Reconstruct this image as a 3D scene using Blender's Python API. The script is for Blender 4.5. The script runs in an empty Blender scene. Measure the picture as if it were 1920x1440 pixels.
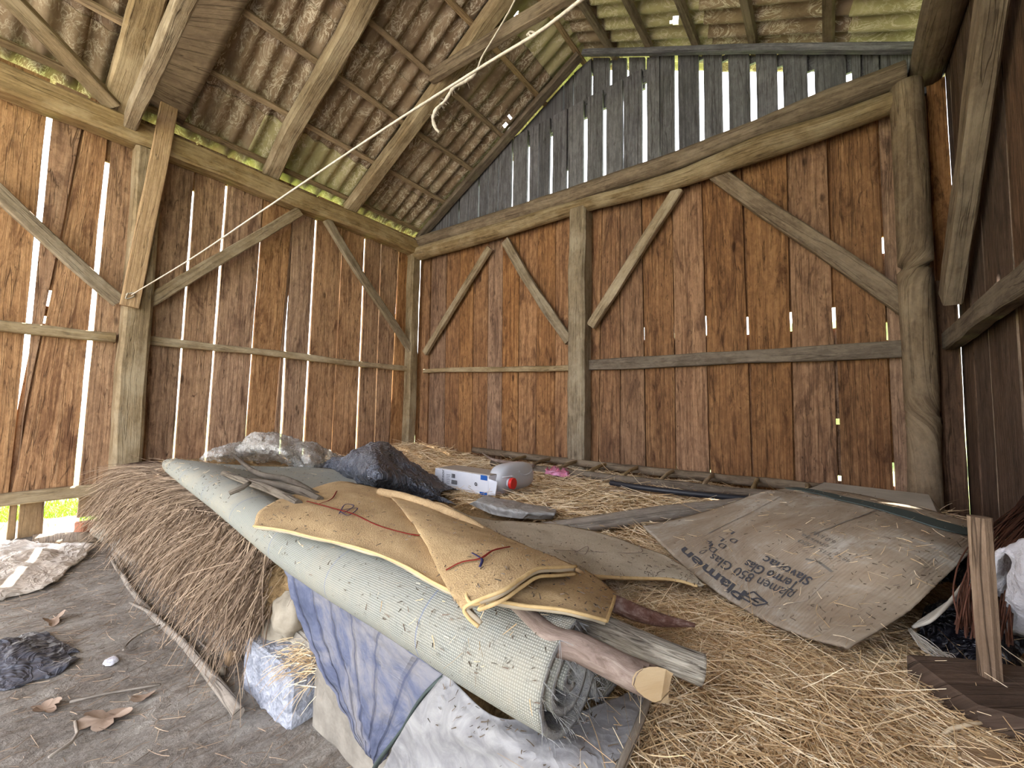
import bpy, math, random
import numpy as np
from mathutils import Vector, noise
random.seed(7); rng = np.random.default_rng(7)
C = bpy.context.scene.collection
sc = bpy.context.scene

# ------------------------------------------------------------------ camera
YAW, PIT, ROL, FPX = 0.65715, 0.068026, 0.018594, 770.0
CAM = np.array([0.0, 0.0, 0.85])
fw = np.array([-math.sin(YAW)*math.cos(PIT), math.cos(YAW)*math.cos(PIT), math.sin(PIT)])
r0 = np.array([math.cos(YAW), math.sin(YAW), 0.0]); u0 = np.cross(r0, fw)
rt = math.cos(ROL)*r0 + math.sin(ROL)*u0
up = -math.sin(ROL)*r0 + math.cos(ROL)*u0
cd = bpy.data.cameras.new('camera'); cam = bpy.data.objects.new('camera', cd); C.objects.link(cam)
from mathutils import Matrix
cam.matrix_world = Matrix([[rt[i], up[i], -fw[i], CAM[i]] for i in range(3)] + [[0, 0, 0, 1]])
cd.sensor_width = 36; cd.lens = FPX/1920*36; cd.clip_start = 0.02; cd.clip_end = 500
sc.camera = cam

# ------------------------------------------------------------------ light and exposure
SUN_EL, SUN_SL = 58.0, -0.30      # elevation, dy/dx of the travel direction
w = bpy.data.worlds.new('sky'); sc.world = w; w.use_nodes = True
wn = w.node_tree.nodes; wl = w.node_tree.links
sky = wn.new('ShaderNodeTexSky'); sky.sky_type = 'NISHITA'; sky.sun_disc = False
sky.sun_elevation = math.radians(SUN_EL); sky.sun_rotation = math.radians(-73); sky.dust_density = 3.0; sky.ozone_density = 1.0
bgn = wn['Background']; bgn.inputs[1].default_value = 0.42
hz = wn.new('ShaderNodeMix'); hz.data_type = 'RGBA'; hz.inputs[0].default_value = .62; hz.inputs[7].default_value = (4.5, 4.3, 4.15, 1)   # warm white blended in so the sky's light comes out less blue
wl.new(sky.outputs[0], hz.inputs[6]); wl.new(hz.outputs[2], bgn.inputs[0])
sd = bpy.data.lights.new('sun', 'SUN'); sd.energy = 9.0; sd.angle = math.radians(0.6); sd.color = (1, .93, .82)
so = bpy.data.objects.new('sun', sd); C.objects.link(so)
ce = math.cos(math.radians(SUN_EL)); nn = math.hypot(1, SUN_SL)
so.rotation_euler = Vector((ce/nn, ce*SUN_SL/nn, -math.sin(math.radians(SUN_EL)))).to_track_quat('-Z', 'Y').to_euler()
so.location = (-8, 2, 8)
vs = sc.view_settings; vs.view_transform = 'Standard'; vs.look = 'None'; vs.gamma = 1; vs.use_curve_mapping = False
vs.exposure = 2.4
sc.cycles.max_bounces = 10; sc.cycles.diffuse_bounces = 7; sc.cycles.caustics_reflective = False; sc.cycles.caustics_refractive = False

# ------------------------------------------------------------------ projection helpers (a pixel's ray met with a real plane)
def ray(x, y): return (x-960)*rt - (y-720)*up + FPX*fw
def on(ax, v, x, y):
    d = ray(x, y); return CAM + d*((v-CAM[ax])/d[ax])
def Z(x, y, z): return on(2, z, x, y)
def X(x, y, v): return on(0, v, x, y)
def Y(x, y, v): return on(1, v, x, y)
XL, YB, XR, XM, ZE, SL = -3.95, 3.2, .57, -1.69, 3.0, 0.531
NL = np.array([-SL, 0, 1])/math.hypot(1, SL); NR = np.array([SL, 0, 1])/math.hypot(1, SL)
def roofz(x): return ZE + SL*(x-XL) if x < XM else ZE + SL*(XM-XL) - SL*(x-XM)
def RL(x, y, off=0.0):
    d = ray(x, y); p0 = np.array([XL, 0, ZE]) + NL*off
    return CAM + d*(np.dot(p0-CAM, NL)/np.dot(d, NL))
def RR(x, y, off=0.0):
    d = ray(x, y); p0 = np.array([XM, 0, ZE+SL*(XM-XL)]) + NR*off
    return CAM + d*(np.dot(p0-CAM, NR)/np.dot(d, NR))
def V(*a): return np.array(a, float)
def nz(x, y=0.0, z=0.0): return noise.noise(Vector((x, y, z)))
def unit(v):
    v = np.asarray(v, float); return v/(np.linalg.norm(v)+1e-12)

# ------------------------------------------------------------------ materials
def lin(h):
    h = h.lstrip('#'); c = [int(h[i:i+2], 16)/255 for i in (0, 2, 4)]
    return tuple(((v/12.92) if v <= .04045 else ((v+.055)/1.055)**2.4) for v in c) + (1,)
class NT:
    def __init__(s, name, rough=.8, spec=.3):
        s.m = bpy.data.materials.new(name); s.m.use_nodes = True; s.t = s.m.node_tree; s.n = s.t.nodes
        s.b = s.n['Principled BSDF']; s.b.inputs['Roughness'].default_value = rough
        s.b.inputs['Specular IOR Level'].default_value = spec
    def new(s, t, **k):
        n = s.n.new(t)
        for a, v in k.items(): setattr(n, a, v)
        return n
    def link(s, a, b): s.t.links.new(a, b)
    def ramp(s, fac, stops):
        r = s.new('ShaderNodeValToRGB'); s.link(fac, r.inputs[0]); e = r.color_ramp.elements
        while len(e) > 1: e.remove(e[0])
        e[0].position = stops[0][0]; e[0].color = stops[0][1]
        for p, c in stops[1:]:
            k = e.new(p); k.color = c
        return r.outputs[0]
    def noise(s, vec, scale, detail=4, rough=.55, dist=0):
        n = s.new('ShaderNodeTexNoise'); n.inputs['Scale'].default_value = scale; n.inputs['Detail'].default_value = detail
        n.inputs['Roughness'].default_value = rough; n.inputs['Distortion'].default_value = dist
        if vec is not None: s.link(vec, n.inputs['Vector'])
        return n.outputs['Fac']
    def mapping(s, vec, scale=(1, 1, 1), loc=(0, 0, 0), rot=(0, 0, 0)):
        n = s.new('ShaderNodeMapping'); n.inputs['Scale'].default_value = scale; n.inputs['Location'].default_value = loc
        n.inputs['Rotation'].default_value = rot; s.link(vec, n.inputs['Vector']); return n.outputs[0]
    def mix(s, fac, a, b, mode='MIX'):
        n = s.new('ShaderNodeMix', data_type='RGBA', blend_type=mode)
        for sock, v in ((n.inputs[0], fac), (n.inputs[6], a), (n.inputs[7], b)):
            if isinstance(v, (int, float, tuple)): sock.default_value = v
            else: s.link(v, sock)
        return n.outputs[2]
    def math(s, op, a, b=0.0, clamp=False):
        n = s.new('ShaderNodeMath', operation=op, use_clamp=clamp)
        for sock, v in ((n.inputs[0], a), (n.inputs[1], b)):
            if isinstance(v, (int, float)): sock.default_value = v
            else: s.link(v, sock)
        return n.outputs[0]
    def bump(s, h, strength=.5, dist=.01):
        n = s.new('ShaderNodeBump'); n.inputs['Strength'].default_value = strength; n.inputs['Distance'].default_value = dist
        s.link(h, n.inputs['Height']); s.link(n.outputs[0], s.b.inputs['Normal'])
    def color(s, c):
        if isinstance(c, tuple): s.b.inputs['Base Color'].default_value = c
        else: s.link(c, s.b.inputs['Base Color'])
    def rnd(s):
        return s.new('ShaderNodeAttribute', attribute_name='rnd').outputs['Fac']
    def uvr(s):           # uv in metres (u along the length) shifted by the piece's own random number
        uv = s.new('ShaderNodeUVMap'); c = s.new('ShaderNodeCombineXYZ')
        r = s.rnd(); s.link(s.math('MULTIPLY', r, 37.0), c.inputs[0]); s.link(s.math('MULTIPLY', r, 91.0), c.inputs[1]); s.link(s.math('MULTIPLY', r, 13.0), c.inputs[2])
        a = s.new('ShaderNodeVectorMath', operation='ADD'); s.link(uv.outputs[0], a.inputs[0]); s.link(c.outputs[0], a.inputs[1])
        return a.outputs[0]

def wood(name, light, mid, dark, stain=.5, knots=True, rough=.85, pale=None, grain=60.0, grey=None):
    t = NT(name, rough, .2); v = t.uvr()
    g = t.noise(t.mapping(v, (1.6, grain, 1)), 1.0, 6, .6, .6)
    base = t.ramp(g, [(.25, lin(dark)), (.5, lin(mid)), (.78, lin(light))])
    big = t.noise(t.mapping(v, (.8, 2.5, 1)), 1.0, 3)
    base = t.mix(t.math('MULTIPLY', t.ramp(big, [(.35, (0, 0, 0, 1)), (.7, (1, 1, 1, 1))]), .45), base, lin(light))
    # water stains and bark edges: dark blotches stretched along the grain
    s1 = t.noise(t.mapping(v, (2.2, 9, 1)), 1.0, 7, .68, 1.2)
    sm = t.ramp(s1, [(.50, (0, 0, 0, 1)), (.66, (1, 1, 1, 1))])
    col = t.mix(t.math('MULTIPLY', sm, stain), base, lin(dark))
    s2 = t.noise(t.mapping(v, (5, 26, 1)), 1.0, 5, .7, 2.0)
    col = t.mix(t.math('MULTIPLY', t.ramp(s2, [(.58, (0, 0, 0, 1)), (.68, (1, 1, 1, 1))]), stain*.9), col, lin('2c1a10'))
    mo = t.noise(t.mapping(v, (14, 30, 1), (3, 3, 3)), 1.0, 6, .75, .5)
    col = t.mix(t.math('MULTIPLY', t.ramp(mo, [(.42, (1, 1, 1, 1)), (.6, (0, 0, 0, 1))]), .38), col, lin(dark))
    cr_ = t.math('ABSOLUTE', t.math('SUBTRACT', t.noise(t.mapping(v, (.9, 22, 1), (9, 9, 9)), 1.0, 3, .5, .3), .5))
    crk = t.ramp(cr_, [(0, (1, 1, 1, 1)), (.012, (0, 0, 0, 1))])
    col = t.mix(t.math('MULTIPLY', crk, .55), col, lin('2a1d14'))
    if knots:
        vo = t.new('ShaderNodeTexVoronoi'); vo.inputs['Scale'].default_value = 1.0; t.link(t.mapping(v, (2.2, 5.5, 1)), vo.inputs['Vector'])
        k = t.ramp(vo.outputs['Distance'], [(.05, (1, 1, 1, 1)), (.10, (0, 0, 0, 1))])
        col = t.mix(t.math('MULTIPLY', k, .75), col, lin('2e1a0e'))
    if pale:
        p = t.noise(t.mapping(v, (3, 5, 1), (5, 5, 5)), 1.0, 5, .7)
        col = t.mix(t.math('MULTIPLY', t.ramp(p, [(.45, (0, 0, 0, 1)), (.65, (1, 1, 1, 1))]), .6), col, lin(pale))
    hv = t.new('ShaderNodeHueSaturation'); t.link(col, hv.inputs['Color'])
    r2 = t.math('FRACT', t.math('MULTIPLY', t.rnd(), 7.31)); t.link(t.math('ADD', t.math('MULTIPLY', r2, .30), .74), hv.inputs['Saturation'])
    t.link(t.math('ADD', t.math('MULTIPLY', t.rnd(), .35), .82), hv.inputs['Value'])
    t.color(hv.outputs[0])
    t.bump(t.math('ADD', t.math('ADD', g, t.math('MULTIPLY', s1, .6)), t.math('MULTIPLY', t.math('SUBTRACT', mo, crk), .5)), .7, .008)
    return t.m
M = {}
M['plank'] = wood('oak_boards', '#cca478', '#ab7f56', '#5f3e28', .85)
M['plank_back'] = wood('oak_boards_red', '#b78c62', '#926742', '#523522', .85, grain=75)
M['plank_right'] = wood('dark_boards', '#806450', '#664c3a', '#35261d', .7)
M['gable'] = wood('grey_gable_boards_glow_tint', '#83838a', '#66666c', '#3c3b40', .5, False)  # grey tinted blue: the glow of the bright slits put into the colour
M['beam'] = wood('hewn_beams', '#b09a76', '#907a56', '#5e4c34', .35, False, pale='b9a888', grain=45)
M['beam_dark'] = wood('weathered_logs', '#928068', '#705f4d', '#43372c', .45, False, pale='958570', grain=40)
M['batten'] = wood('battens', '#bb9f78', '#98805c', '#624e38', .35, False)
M['fresh'] = wood('fresh_board', '#ccb08a', '#b3946c', '#86684a', .2, False)
M['brownboard'] = wood('brown_board', '#a58c68', '#8d7452', '#66503a', .35, False, grain=20)
M['driftwood'] = wood('grey_dry_wood', '#b9ae9f', '#968a7c', '#5f564c', .3, False, grain=50)
M['bark_brown'] = wood('brown_bark', '#b8a898', '#988677', '#5f5147', .5, False, grain=30)
M['bark_red'] = wood('red_bark', '#bba79f', '#94766b', '#5a443c', .6, False, grain=18)
M['cut_end'] = wood('cut_wood_end', '#ecdcc0', '#dfc8a2', '#c2a57c', .02, False, grain=8)
M['stake'] = wood('turned_stake', '#a98c6a', '#8a6c4e', '#5c452f', .25, False)
M['fork_board'] = wood('stake_board', '#7d6450', '#604a3a', '#3a2c22', .4, False)

M['drift_dark'] = wood('dark_dry_wood', '#918677', '#6f665b', '#453d35', .4, False, grain=50)
def bark_grey():
    t = NT('grey_ridged_bark', .9, .1); v = t.uvr()
    n = t.noise(t.mapping(v, (14, 170, 1)), 1.0, 4, .6, 1.5)
    c = t.ramp(n, [(.35, lin('5c564f')), (.47, lin('a19b90')), (.62, lin('c6c1b5'))]); t.color(c); t.bump(n, 1, .006); return t.m
M['bark_grey'] = bark_grey()
def bark(name, a, b, c_, sc_=(22, 60, 1)):
    t = NT(name, .85, .15); v = t.uvr(); n = t.noise(t.mapping(v, sc_), 1.0, 7, .7, .6); n2 = t.noise(t.mapping(v, (5, 9, 1)), 1.0, 4, .6)
    c = t.ramp(n, [(.3, lin(a)), (.5, lin(b)), (.68, lin(c_))]); c = t.mix(t.math('MULTIPLY', t.ramp(n2, [(.45, (0, 0, 0, 1)), (.65, (1, 1, 1, 1))]), .5), c, lin(a))
    t.color(c); t.bump(n, .8, .004); return t.m
M['bark_brown'] = bark('smooth_brown_bark', '#6a5a50', '#94837a', '#b3a498'); M['bark_red'] = bark('red_scaly_bark', '#54392f', '#82635a', '#b9a49c', (40, 50, 1))

def roofmat():
    t = NT('fibre_cement', .95, .1); geo = t.new('ShaderNodeNewGeometry').outputs['Position']
    r = t.rnd()
    n = t.noise(t.mapping(geo, (1, 3, 1)), 2.0, 6, .65)
    c = t.ramp(n, [(.3, lin('655546')), (.5, lin('85735f')), (.7, lin('a08f7b'))])
    green = t.ramp(t.math('SUBTRACT', r, .0), [(.75, (0, 0, 0, 1)), (.8, (1, 1, 1, 1))])
    c2 = t.ramp(n, [(.3, lin('8c8560')), (.6, lin('b0a983'))])
    c = t.mix(green, c, c2)
    # pale lime blooms and web veins
    ve = t.noise(t.mapping(geo, (1, 2.2, 1)), 7.0, 8, .7, 1.6)
    a = t.math('ABSOLUTE', t.math('SUBTRACT', ve, .5))
    line = t.ramp(a, [(.0, (1, 1, 1, 1)), (.034, (0, 0, 0, 1))])
    mask = t.ramp(t.noise(geo, 4.5, 3, .6), [(.40, (0, 0, 0, 1)), (.56, (1, 1, 1, 1))])
    f = t.math('MULTIPLY', line, mask)
    c = t.mix(t.math('MULTIPLY', f, .9), c, lin('e0d8c4'))
    c = t.mix(t.math('MULTIPLY', t.ramp(t.noise(geo, 14, 4, .7), [(.55, (0, 0, 0, 1)), (.75, (1, 1, 1, 1))]), .4), c, lin('b5a68c'))
    t.color(c); t.bump(ve, .3, .005); return t.m
M['roof'] = roofmat()

def strawmat(name, a, b, c_):
    t = NT(name, .75, .25); r = t.rnd()
    c = t.ramp(r, [(0, lin(a)), (.5, lin(b)), (1, lin(c_))]); t.color(c); return t.m
M['straw'] = strawmat('hay_blades', '#ae9068', '#dec297', '#f8e8ca')
M['thatch'] = strawmat('old_thatch', '#5f4e40', '#8f7a66', '#b8a188')
M['litter_dark'] = strawmat('dirt_bits', '#3f362c', '#5e5245', '#85766a')
def haybody(name, cols, sc_=(40, 40, 40)):
    t = NT(name, .95, .05); geo = t.new('ShaderNodeNewGeometry').outputs['Position']
    n = t.noise(t.mapping(geo, sc_), 1.0, 6, .7, 1.5); t.color(t.ramp(n, [(.3, lin(cols[0])), (.5, lin(cols[1])), (.7, lin(cols[2]))])); t.bump(n, 1, .02); return t.m
M['haybody'] = haybody('hay_mass', ('#5f4a33', '#a88b64', '#d2b184'))
M['thatchbody'] = haybody('thatch_mass', ('#3d3028', '#67554a', '#8a7664'), (60, 14, 14))

def earth():
    t = NT('packed_earth', .95, .1); geo = t.new('ShaderNodeNewGeometry').outputs['Position']
    n = t.noise(t.mapping(geo, (1, 1, 1), rot=(0, 0, .5)), 3.2, 9, .7, .4)
    c = t.ramp(n, [(.3, lin('66605a')), (.48, lin('948e87')), (.62, lin('aca79f'))])
    n2 = t.noise(t.mapping(geo, (7, 2.5, 1), rot=(0, 0, -.5)), 3.0, 7, .75, .8)
    sx = t.new('ShaderNodeSeparateXYZ'); t.link(geo, sx.inputs[0])
    br = t.math('MULTIPLY', t.ramp(t.math('ADD', sx.outputs[0], 0.0), [(0, (1, 1, 1, 1)), (1, (0, 0, 0, 1))]), 1)
    c = t.mix(t.math('MULTIPLY', t.ramp(n2, [(.47, (0, 0, 0, 1)), (.62, (1, 1, 1, 1))]), .7), c, lin('62564c'))
    n3 = t.noise(geo, 60, 4, .7); c = t.mix(.25, c, t.ramp(n3, [(.3, lin('3c342e')), (.7, lin('bdb3a4'))]))
    t.color(c); t.bump(t.math('ADD', n2, t.math('MULTIPLY', n3, .35)), .8, .02); return t.m
M['earth'] = earth()
def plain(name, c, rough=.8, spec=.3, bumpscale=None, c2=None, sc_=8, bs=.3, bd=.004):
    t = NT(name, rough, spec); geo = t.new('ShaderNodeTexCoord').outputs['Object']
    if c2:
        t.color(t.ramp(t.noise(geo, sc_, 6, .65), [(.35, lin(c)), (.65, lin(c2))]))
    else: t.color(lin(c))
    if bumpscale: t.bump(t.noise(geo, bumpscale, 5, .6), bs, bd)
    return t.m
M['grass'] = plain('meadow_grass', '#6a7a48', .8, .2, 30, '#8d9a66', 9)
M['yard'] = plain('unseen_yard', '#9a948c', .95, .05, 6, '#b3ada3', 2)  # unseen yard, added grey so less green bounces in from the grass
M['grassblade'] = strawmat('grass_blades', '#5f8424', '#86b236', '#a6cc52')
M['stone'] = plain('field_stone', '#8c8272', .9, .2, 14, '#b8ae9c', 6, .6, .01)
M['concrete'] = plain('old_concrete', '#7d776e', .9, .2, 30, '#9f988d', 12, .6, .006)
def aac():
    t = NT('aerated_block', .95, .1); g = t.new('ShaderNodeTexCoord').outputs['Object']
    vo = t.new('ShaderNodeTexVoronoi'); vo.inputs['Scale'].default_value = 90; t.link(g, vo.inputs['Vector'])
    n = t.noise(g, 22, 7, .75, .5)
    t.color(t.ramp(n, [(.3, lin('7f8591')), (.5, lin('aeb2be')), (.65, lin('ced0d8'))])); t.bump(t.math('ADD', n, t.math('MULTIPLY', vo.outputs[0], .5)), 1, .012); return t.m
M['aac'] = aac()
M['brick'] = plain('brick', '#8c5a44', .9, .2, 30, '#a06c52')

def carpet_back():
    t = NT('woven_carpet_back', .95, .1); v = t.new('ShaderNodeUVMap').outputs[0]
    m = t.mapping(v, (260, 300, 1)); sx = t.new('ShaderNodeSeparateXYZ'); t.link(m, sx.inputs[0])
    a = t.math('SINE', t.math('MULTIPLY', sx.outputs[0], 6.283)); b = t.math('SINE', t.math('MULTIPLY', sx.outputs[1], 6.283))
    wv = t.math('MULTIPLY', t.math('ADD', a, 1), t.math('ADD', b, 1))
    grid = t.ramp(t.math('MULTIPLY', wv, .25), [(0.0, lin('7c7e79')), (.35, lin('a2a39b')), (1, lin('babab0'))])
    d = t.noise(v, 5, 7, .75); c = t.mix(t.math('MULTIPLY', t.ramp(d, [(.45, (0, 0, 0, 1)), (.62, (1, 1, 1, 1))]), .6), grid, lin('a59f90'))
    sp = t.noise(t.mapping(v, (30, 55, 1)), 1, 4, .8, 1.5); c = t.mix(t.ramp(sp, [(.63, (0, 0, 0, 1)), (.68, (.85, .85, .85, 1))]), c, lin('4b453c'))
    # blue thread lines every .33 m along the width
    s2 = t.new('ShaderNodeSeparateXYZ'); t.link(v, s2.inputs[0])
    fr = t.math('FRACT', t.math('DIVIDE', s2.outputs[0], .33)); ln = t.math('LESS_THAN', t.math('ABSOLUTE', t.math('SUBTRACT', fr, .5)), .0045)
    c = t.mix(t.math('MULTIPLY', ln, .5), c, lin('5f6f98'))
    t.color(c); t.bump(t.math('ADD', wv, t.math('MULTIPLY', sp, 1.5)), .35, .002); return t.m
M['carpet'] = carpet_back()
M['carpet_pile'] = plain('carpet_pile', '#8b8c90', .98, .05, 300, '#aaaaa6', 60, 1, .004)
def rugmat(name, c1, c2, c3, speck='4a3c2a'):
    t = NT(name, 1, .05); v = t.new('ShaderNodeUVMap').outputs[0]
    n = t.noise(v, 220, 4, .7); d = t.noise(v, 6, 6, .7)
    c = t.ramp(t.math('ADD', t.math('MULTIPLY', n, .5), t.math('MULTIPLY', d, .5)), [(.38, lin(c1)), (.5, lin(c2)), (.62, lin(c3))])
    sp = t.noise(v, 70, 3, .8, 1); c = t.mix(t.ramp(sp, [(.68, (0, 0, 0, 1)), (.72, (.8, .8, .8, 1))]), c, lin(speck))
    t.color(c); t.bump(n, .8, .004); return t.m
M['rug'] = rugmat('ochre_rug_pile', '#a68d6c', '#c2a67e', '#d6bd94')
M['rug_back'] = rugmat('rug_backing', '#a89c88', '#bdb19c', '#cfc5b2')
M['binding'] = plain('rug_binding', '#d8bd8c', .9, .1, 200, '#c4a777', 40)
M['rug_red'] = plain('rug_red_line', '#7a2c26', .95, .05)
M['rug_blue'] = plain('rug_blue_line', '#3c3a5c', .95, .05)
M['rug_blue_back'] = plain('rug_faded_line', '#8c7f74', .95, .05)
def quilt():
    t = NT('blue_quilted_cloth', .9, .15); v = t.new('ShaderNodeUVMap').outputs[0]
    n = t.noise(v, 4, 6, .7, .5); c = t.ramp(n, [(.35, lin('4e546a')), (.44, lin('62677d')), (.56, lin('87858a'))])
    sx = t.new('ShaderNodeSeparateXYZ'); t.link(v, sx.inputs[0])
    fr = t.math('ABSOLUTE', t.math('SUBTRACT', t.math('FRACT', t.math('MULTIPLY', sx.outputs[1], 15)), .5))
    h = t.ramp(fr, [(0, (0, 0, 0, 1)), (.12, (.7, .7, .7, 1)), (.5, (1, 1, 1, 1))])
    c = t.mix(t.math('MULTIPLY', t.math('LESS_THAN', fr, .03), .5), c, lin('444a66'))
    t.color(c); t.bump(t.math('ADD', h, t.math('MULTIPLY', t.noise(v, 14, 4, .6, 1), .8)), .9, .012); return t.m
M['quilt'] = quilt()
def film(name, c, alpha, rough=.25, c2=None, crease=None, cs=9, bs=.9):
    t = NT(name, rough, .5); g = t.new('ShaderNodeTexCoord').outputs['Object']
    n = t.noise(g, 18, 6, .7, 1.2)
    r1 = t.math('ABSOLUTE', t.math('SUBTRACT', t.noise(t.mapping(g, (1, 1, .45)), cs, 3, .5, 1.5), .5)); r2 = t.math('ABSOLUTE', t.math('SUBTRACT', t.noise(t.mapping(g, (1, 1, .6), (4, 4, 4)), cs*2.3, 3, .5, 1.2), .5))
    fold = t.math('ADD', t.ramp(r1, [(0, (1, 1, 1, 1)), (.09, (0, 0, 0, 1))]), t.math('MULTIPLY', t.ramp(r2, [(0, (1, 1, 1, 1)), (.08, (0, 0, 0, 1))]), .6))
    col = t.ramp(n, [(.35, lin(c)), (.65, lin(c2 or c))])
    ln = t.ramp(r1, [(0, (1, 1, 1, 1)), (.018, (0, 0, 0, 1))]); ln2 = t.ramp(r2, [(0, (1, 1, 1, 1)), (.022, (0, 0, 0, 1))]); lm = t.math('MAXIMUM', ln, ln2)
    if crease: col = t.mix(t.math('MULTIPLY', lm, .55), col, lin(crease))
    t.color(col)
    if alpha < 1: t.link(t.math('ADD', t.math('MULTIPLY', n, alpha*1.6), t.math('MULTIPLY', lm, .3), True), t.b.inputs['Alpha'])
    t.bump(t.math('ADD', fold, t.math('MULTIPLY', n, .5)), bs, .012); return t.m
M['clear_film'] = film('clear_plastic', '#d6d2ca', .42, .16, '#efede8', '#ffffff')
M['grey_film'] = film('dusty_plastic', '#8d8c88', 1, .5, '#aaa9a8', None, 5, .4)
M['dirty_film'] = film('dirty_plastic', '#a39585', 1, .5, '#cfc6ba', None, 5, .45)
M['black_film'] = film('black_plastic', '#3a3d47', 1, .3, '#5d626e', '#9499a5')
M['floor_film'] = film('dark_floor_plastic', '#2e3038', 1, .4, '#4e515c', None, 6, .5)
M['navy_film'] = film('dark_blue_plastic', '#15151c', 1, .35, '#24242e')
M['grey_cloth'] = film('grey_dusty_cover', '#7f7e82', 1, .6, '#a09fa0', None, 3, .22)
def cardmat():
    t = NT('old_cardboard', .9, .15); v = t.new('ShaderNodeUVMap').outputs[0]
    n = t.noise(v, 3.5, 7, .7, .5)
    c = t.ramp(n, [(.3, lin('85735f')), (.5, lin('a09382')), (.64, lin('bdb8ae'))])
    st = t.noise(t.mapping(v, (2, 16, 1)), 3, 6, .75, 1); c = t.mix(t.math('MULTIPLY', t.ramp(st, [(.5, (0, 0, 0, 1)), (.7, (1, 1, 1, 1))]), .4), c, lin('6f5f50'))
    t.color(c); sx = t.new('ShaderNodeSeparateXYZ'); t.link(v, sx.inputs[0])
    t.bump(t.math('ADD', t.math('MULTIPLY', t.math('SINE', t.math('MULTIPLY', sx.outputs[1], 800)), .15), st), .4, .003); return t.m
M['card'] = cardmat()
M['card_plain'] = plain('pale_carton', '#a9a294', .9, .15, 30, '#c1bbae', 5)
M['ink'] = plain('faded_ink', '#4e4f55', .9, .1)
M['ink_light'] = plain('pale_ink', '#77726c', .9, .1)
M['strap'] = plain('green_grey_strap', '#4c5553', .85, .1)
M['carton_white'] = plain('white_carton', '#d8dbe6', .6, .3, None, '#e6e8ef', 3)
M['carton_blue'] = plain('carton_blue', '#2a5fae', .6, .3)
M['carton_edge'] = plain('carton_brown', '#a99e92', .9, .1)
M['jug'] = NT('milky_plastic', .35, .4).m
_b = M['jug'].node_tree.nodes['Principled BSDF']; _b.inputs['Base Color'].default_value = lin('#dcdfe6'); _b.inputs['Transmission Weight'].default_value = .25
M['red'] = plain('red_plastic', '#d8302c', .4, .4)
M['pink'] = plain('pink_rag', '#d0506c', .9, .1, 30, '#e0a8c8', 14)
M['pipe'] = plain('black_pipe', '#26272e', .45, .4)
M['rope'] = plain('white_rope', '#cfc4b4', .95, .1, 300, '#e6dccb', 60, 1, .003)
M['twine'] = plain('grey_twine', '#a8a090', .9, .1)
M['rust'] = plain('rusty_wire', '#46291d', .7, .3, None, '#644032', 30)
M['cable'] = plain('grey_cord', '#b0aaa0', .7, .2)
M['sack'] = plain('white_sack', '#c9c9d2', .8, .2, 16, '#dedee6', 5, .8, .02)
M['leaf'] = plain('dry_leaf', '#8f7a69', .9, .1, 40, '#b7a392', 9)
M['web'] = plain('cobweb', '#8d7a60', 1, 0)

# ------------------------------------------------------------------ mesh building
class MB:
    def __init__(s): s.v = []; s.f = []; s.uv = []; s.r = []; s.mi = []; s.n = 0
    def add(s, verts, faces, uvs=None, rnd=0.0, mi=0):
        b = s.n; s.v.extend(verts); s.n += len(verts)
        for k, f in enumerate(faces):
            s.f.append([b+i for i in f]); s.uv.append(uvs[k] if uvs else [(0, 0)]*len(f))
            s.r.append(rnd[k] if isinstance(rnd, (list, np.ndarray)) else rnd); s.mi.append(mi[k] if isinstance(mi, list) else mi)
    def build(s, name, mats, parent=None, smooth=True, angle=None):
        v = np.array(s.v, float).reshape(-1, 3)
        return mesh_obj(name, v, s.f, s.uv, s.r, s.mi, mats, parent, smooth)
def wpos(o):
    p = np.array(o.location)
    while o.parent: o = o.parent; p = p + np.array(o.location)
    return p
def mesh_obj(name, v, faces, uvs, rnds, mis, mats, parent=None, smooth=True):
    lo, hi = v.min(0), v.max(0); c = V((lo[0]+hi[0])/2, (lo[1]+hi[1])/2, lo[2])
    me = bpy.data.meshes.new(name)
    if isinstance(faces, np.ndarray):
        nf, k = faces.shape
        me.vertices.add(len(v)); me.vertices.foreach_set('co', (v-c).ravel().astype(np.float32))
        me.loops.add(nf*k); me.loops.foreach_set('vertex_index', faces.ravel().astype(np.int32))
        me.polygons.add(nf); me.polygons.foreach_set('loop_start', (np.arange(nf)*k).astype(np.int32))
        me.update(calc_edges=True)
    else:
        me.from_pydata([tuple(x) for x in (v-c)], [], faces)
    if uvs is not None:
        ul = me.uv_layers.new(name='UVMap')
        arr = np.array([c2 for f in uvs for c2 in f], np.float32) if not isinstance(uvs, np.ndarray) else uvs.astype(np.float32)
        ul.data.foreach_set('uv', arr.ravel())
    at = me.attributes.new('rnd', 'FLOAT', 'FACE'); at.data.foreach_set('value', np.array(rnds, np.float32))
    if not isinstance(mats, (list, tuple)): mats = [mats]
    for m in mats: me.materials.append(m)
    if len(mats) > 1 and mis is not None: me.polygons.foreach_set('material_index', np.array(mis, np.int32))
    sm_ = np.full(len(me.polygons), bool(smooth))
    if not isinstance(faces, np.ndarray): sm_ &= np.array([len(f) <= 4 for f in faces])
    me.polygons.foreach_set('use_smooth', sm_)
    me.update()
    o = bpy.data.objects.new(name, me); C.objects.link(o)
    if parent is not None: o.parent = parent; o.location = Vector(c - wpos(parent))
    else: o.location = Vector(c)
    return o
def tag(o, label, cat, group=None, kind=None):
    o['label'] = label; o['category'] = cat
    if group: o['group'] = group
    if kind: o['kind'] = kind
    return o
def structure(o): o['kind'] = 'structure'; return o
def empty(name, loc, label, cat, group=None):
    o = bpy.data.objects.new(name, None); o.empty_display_size = .1; C.objects.link(o); o.location = Vector(loc)
    return tag(o, label, cat, group)

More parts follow.
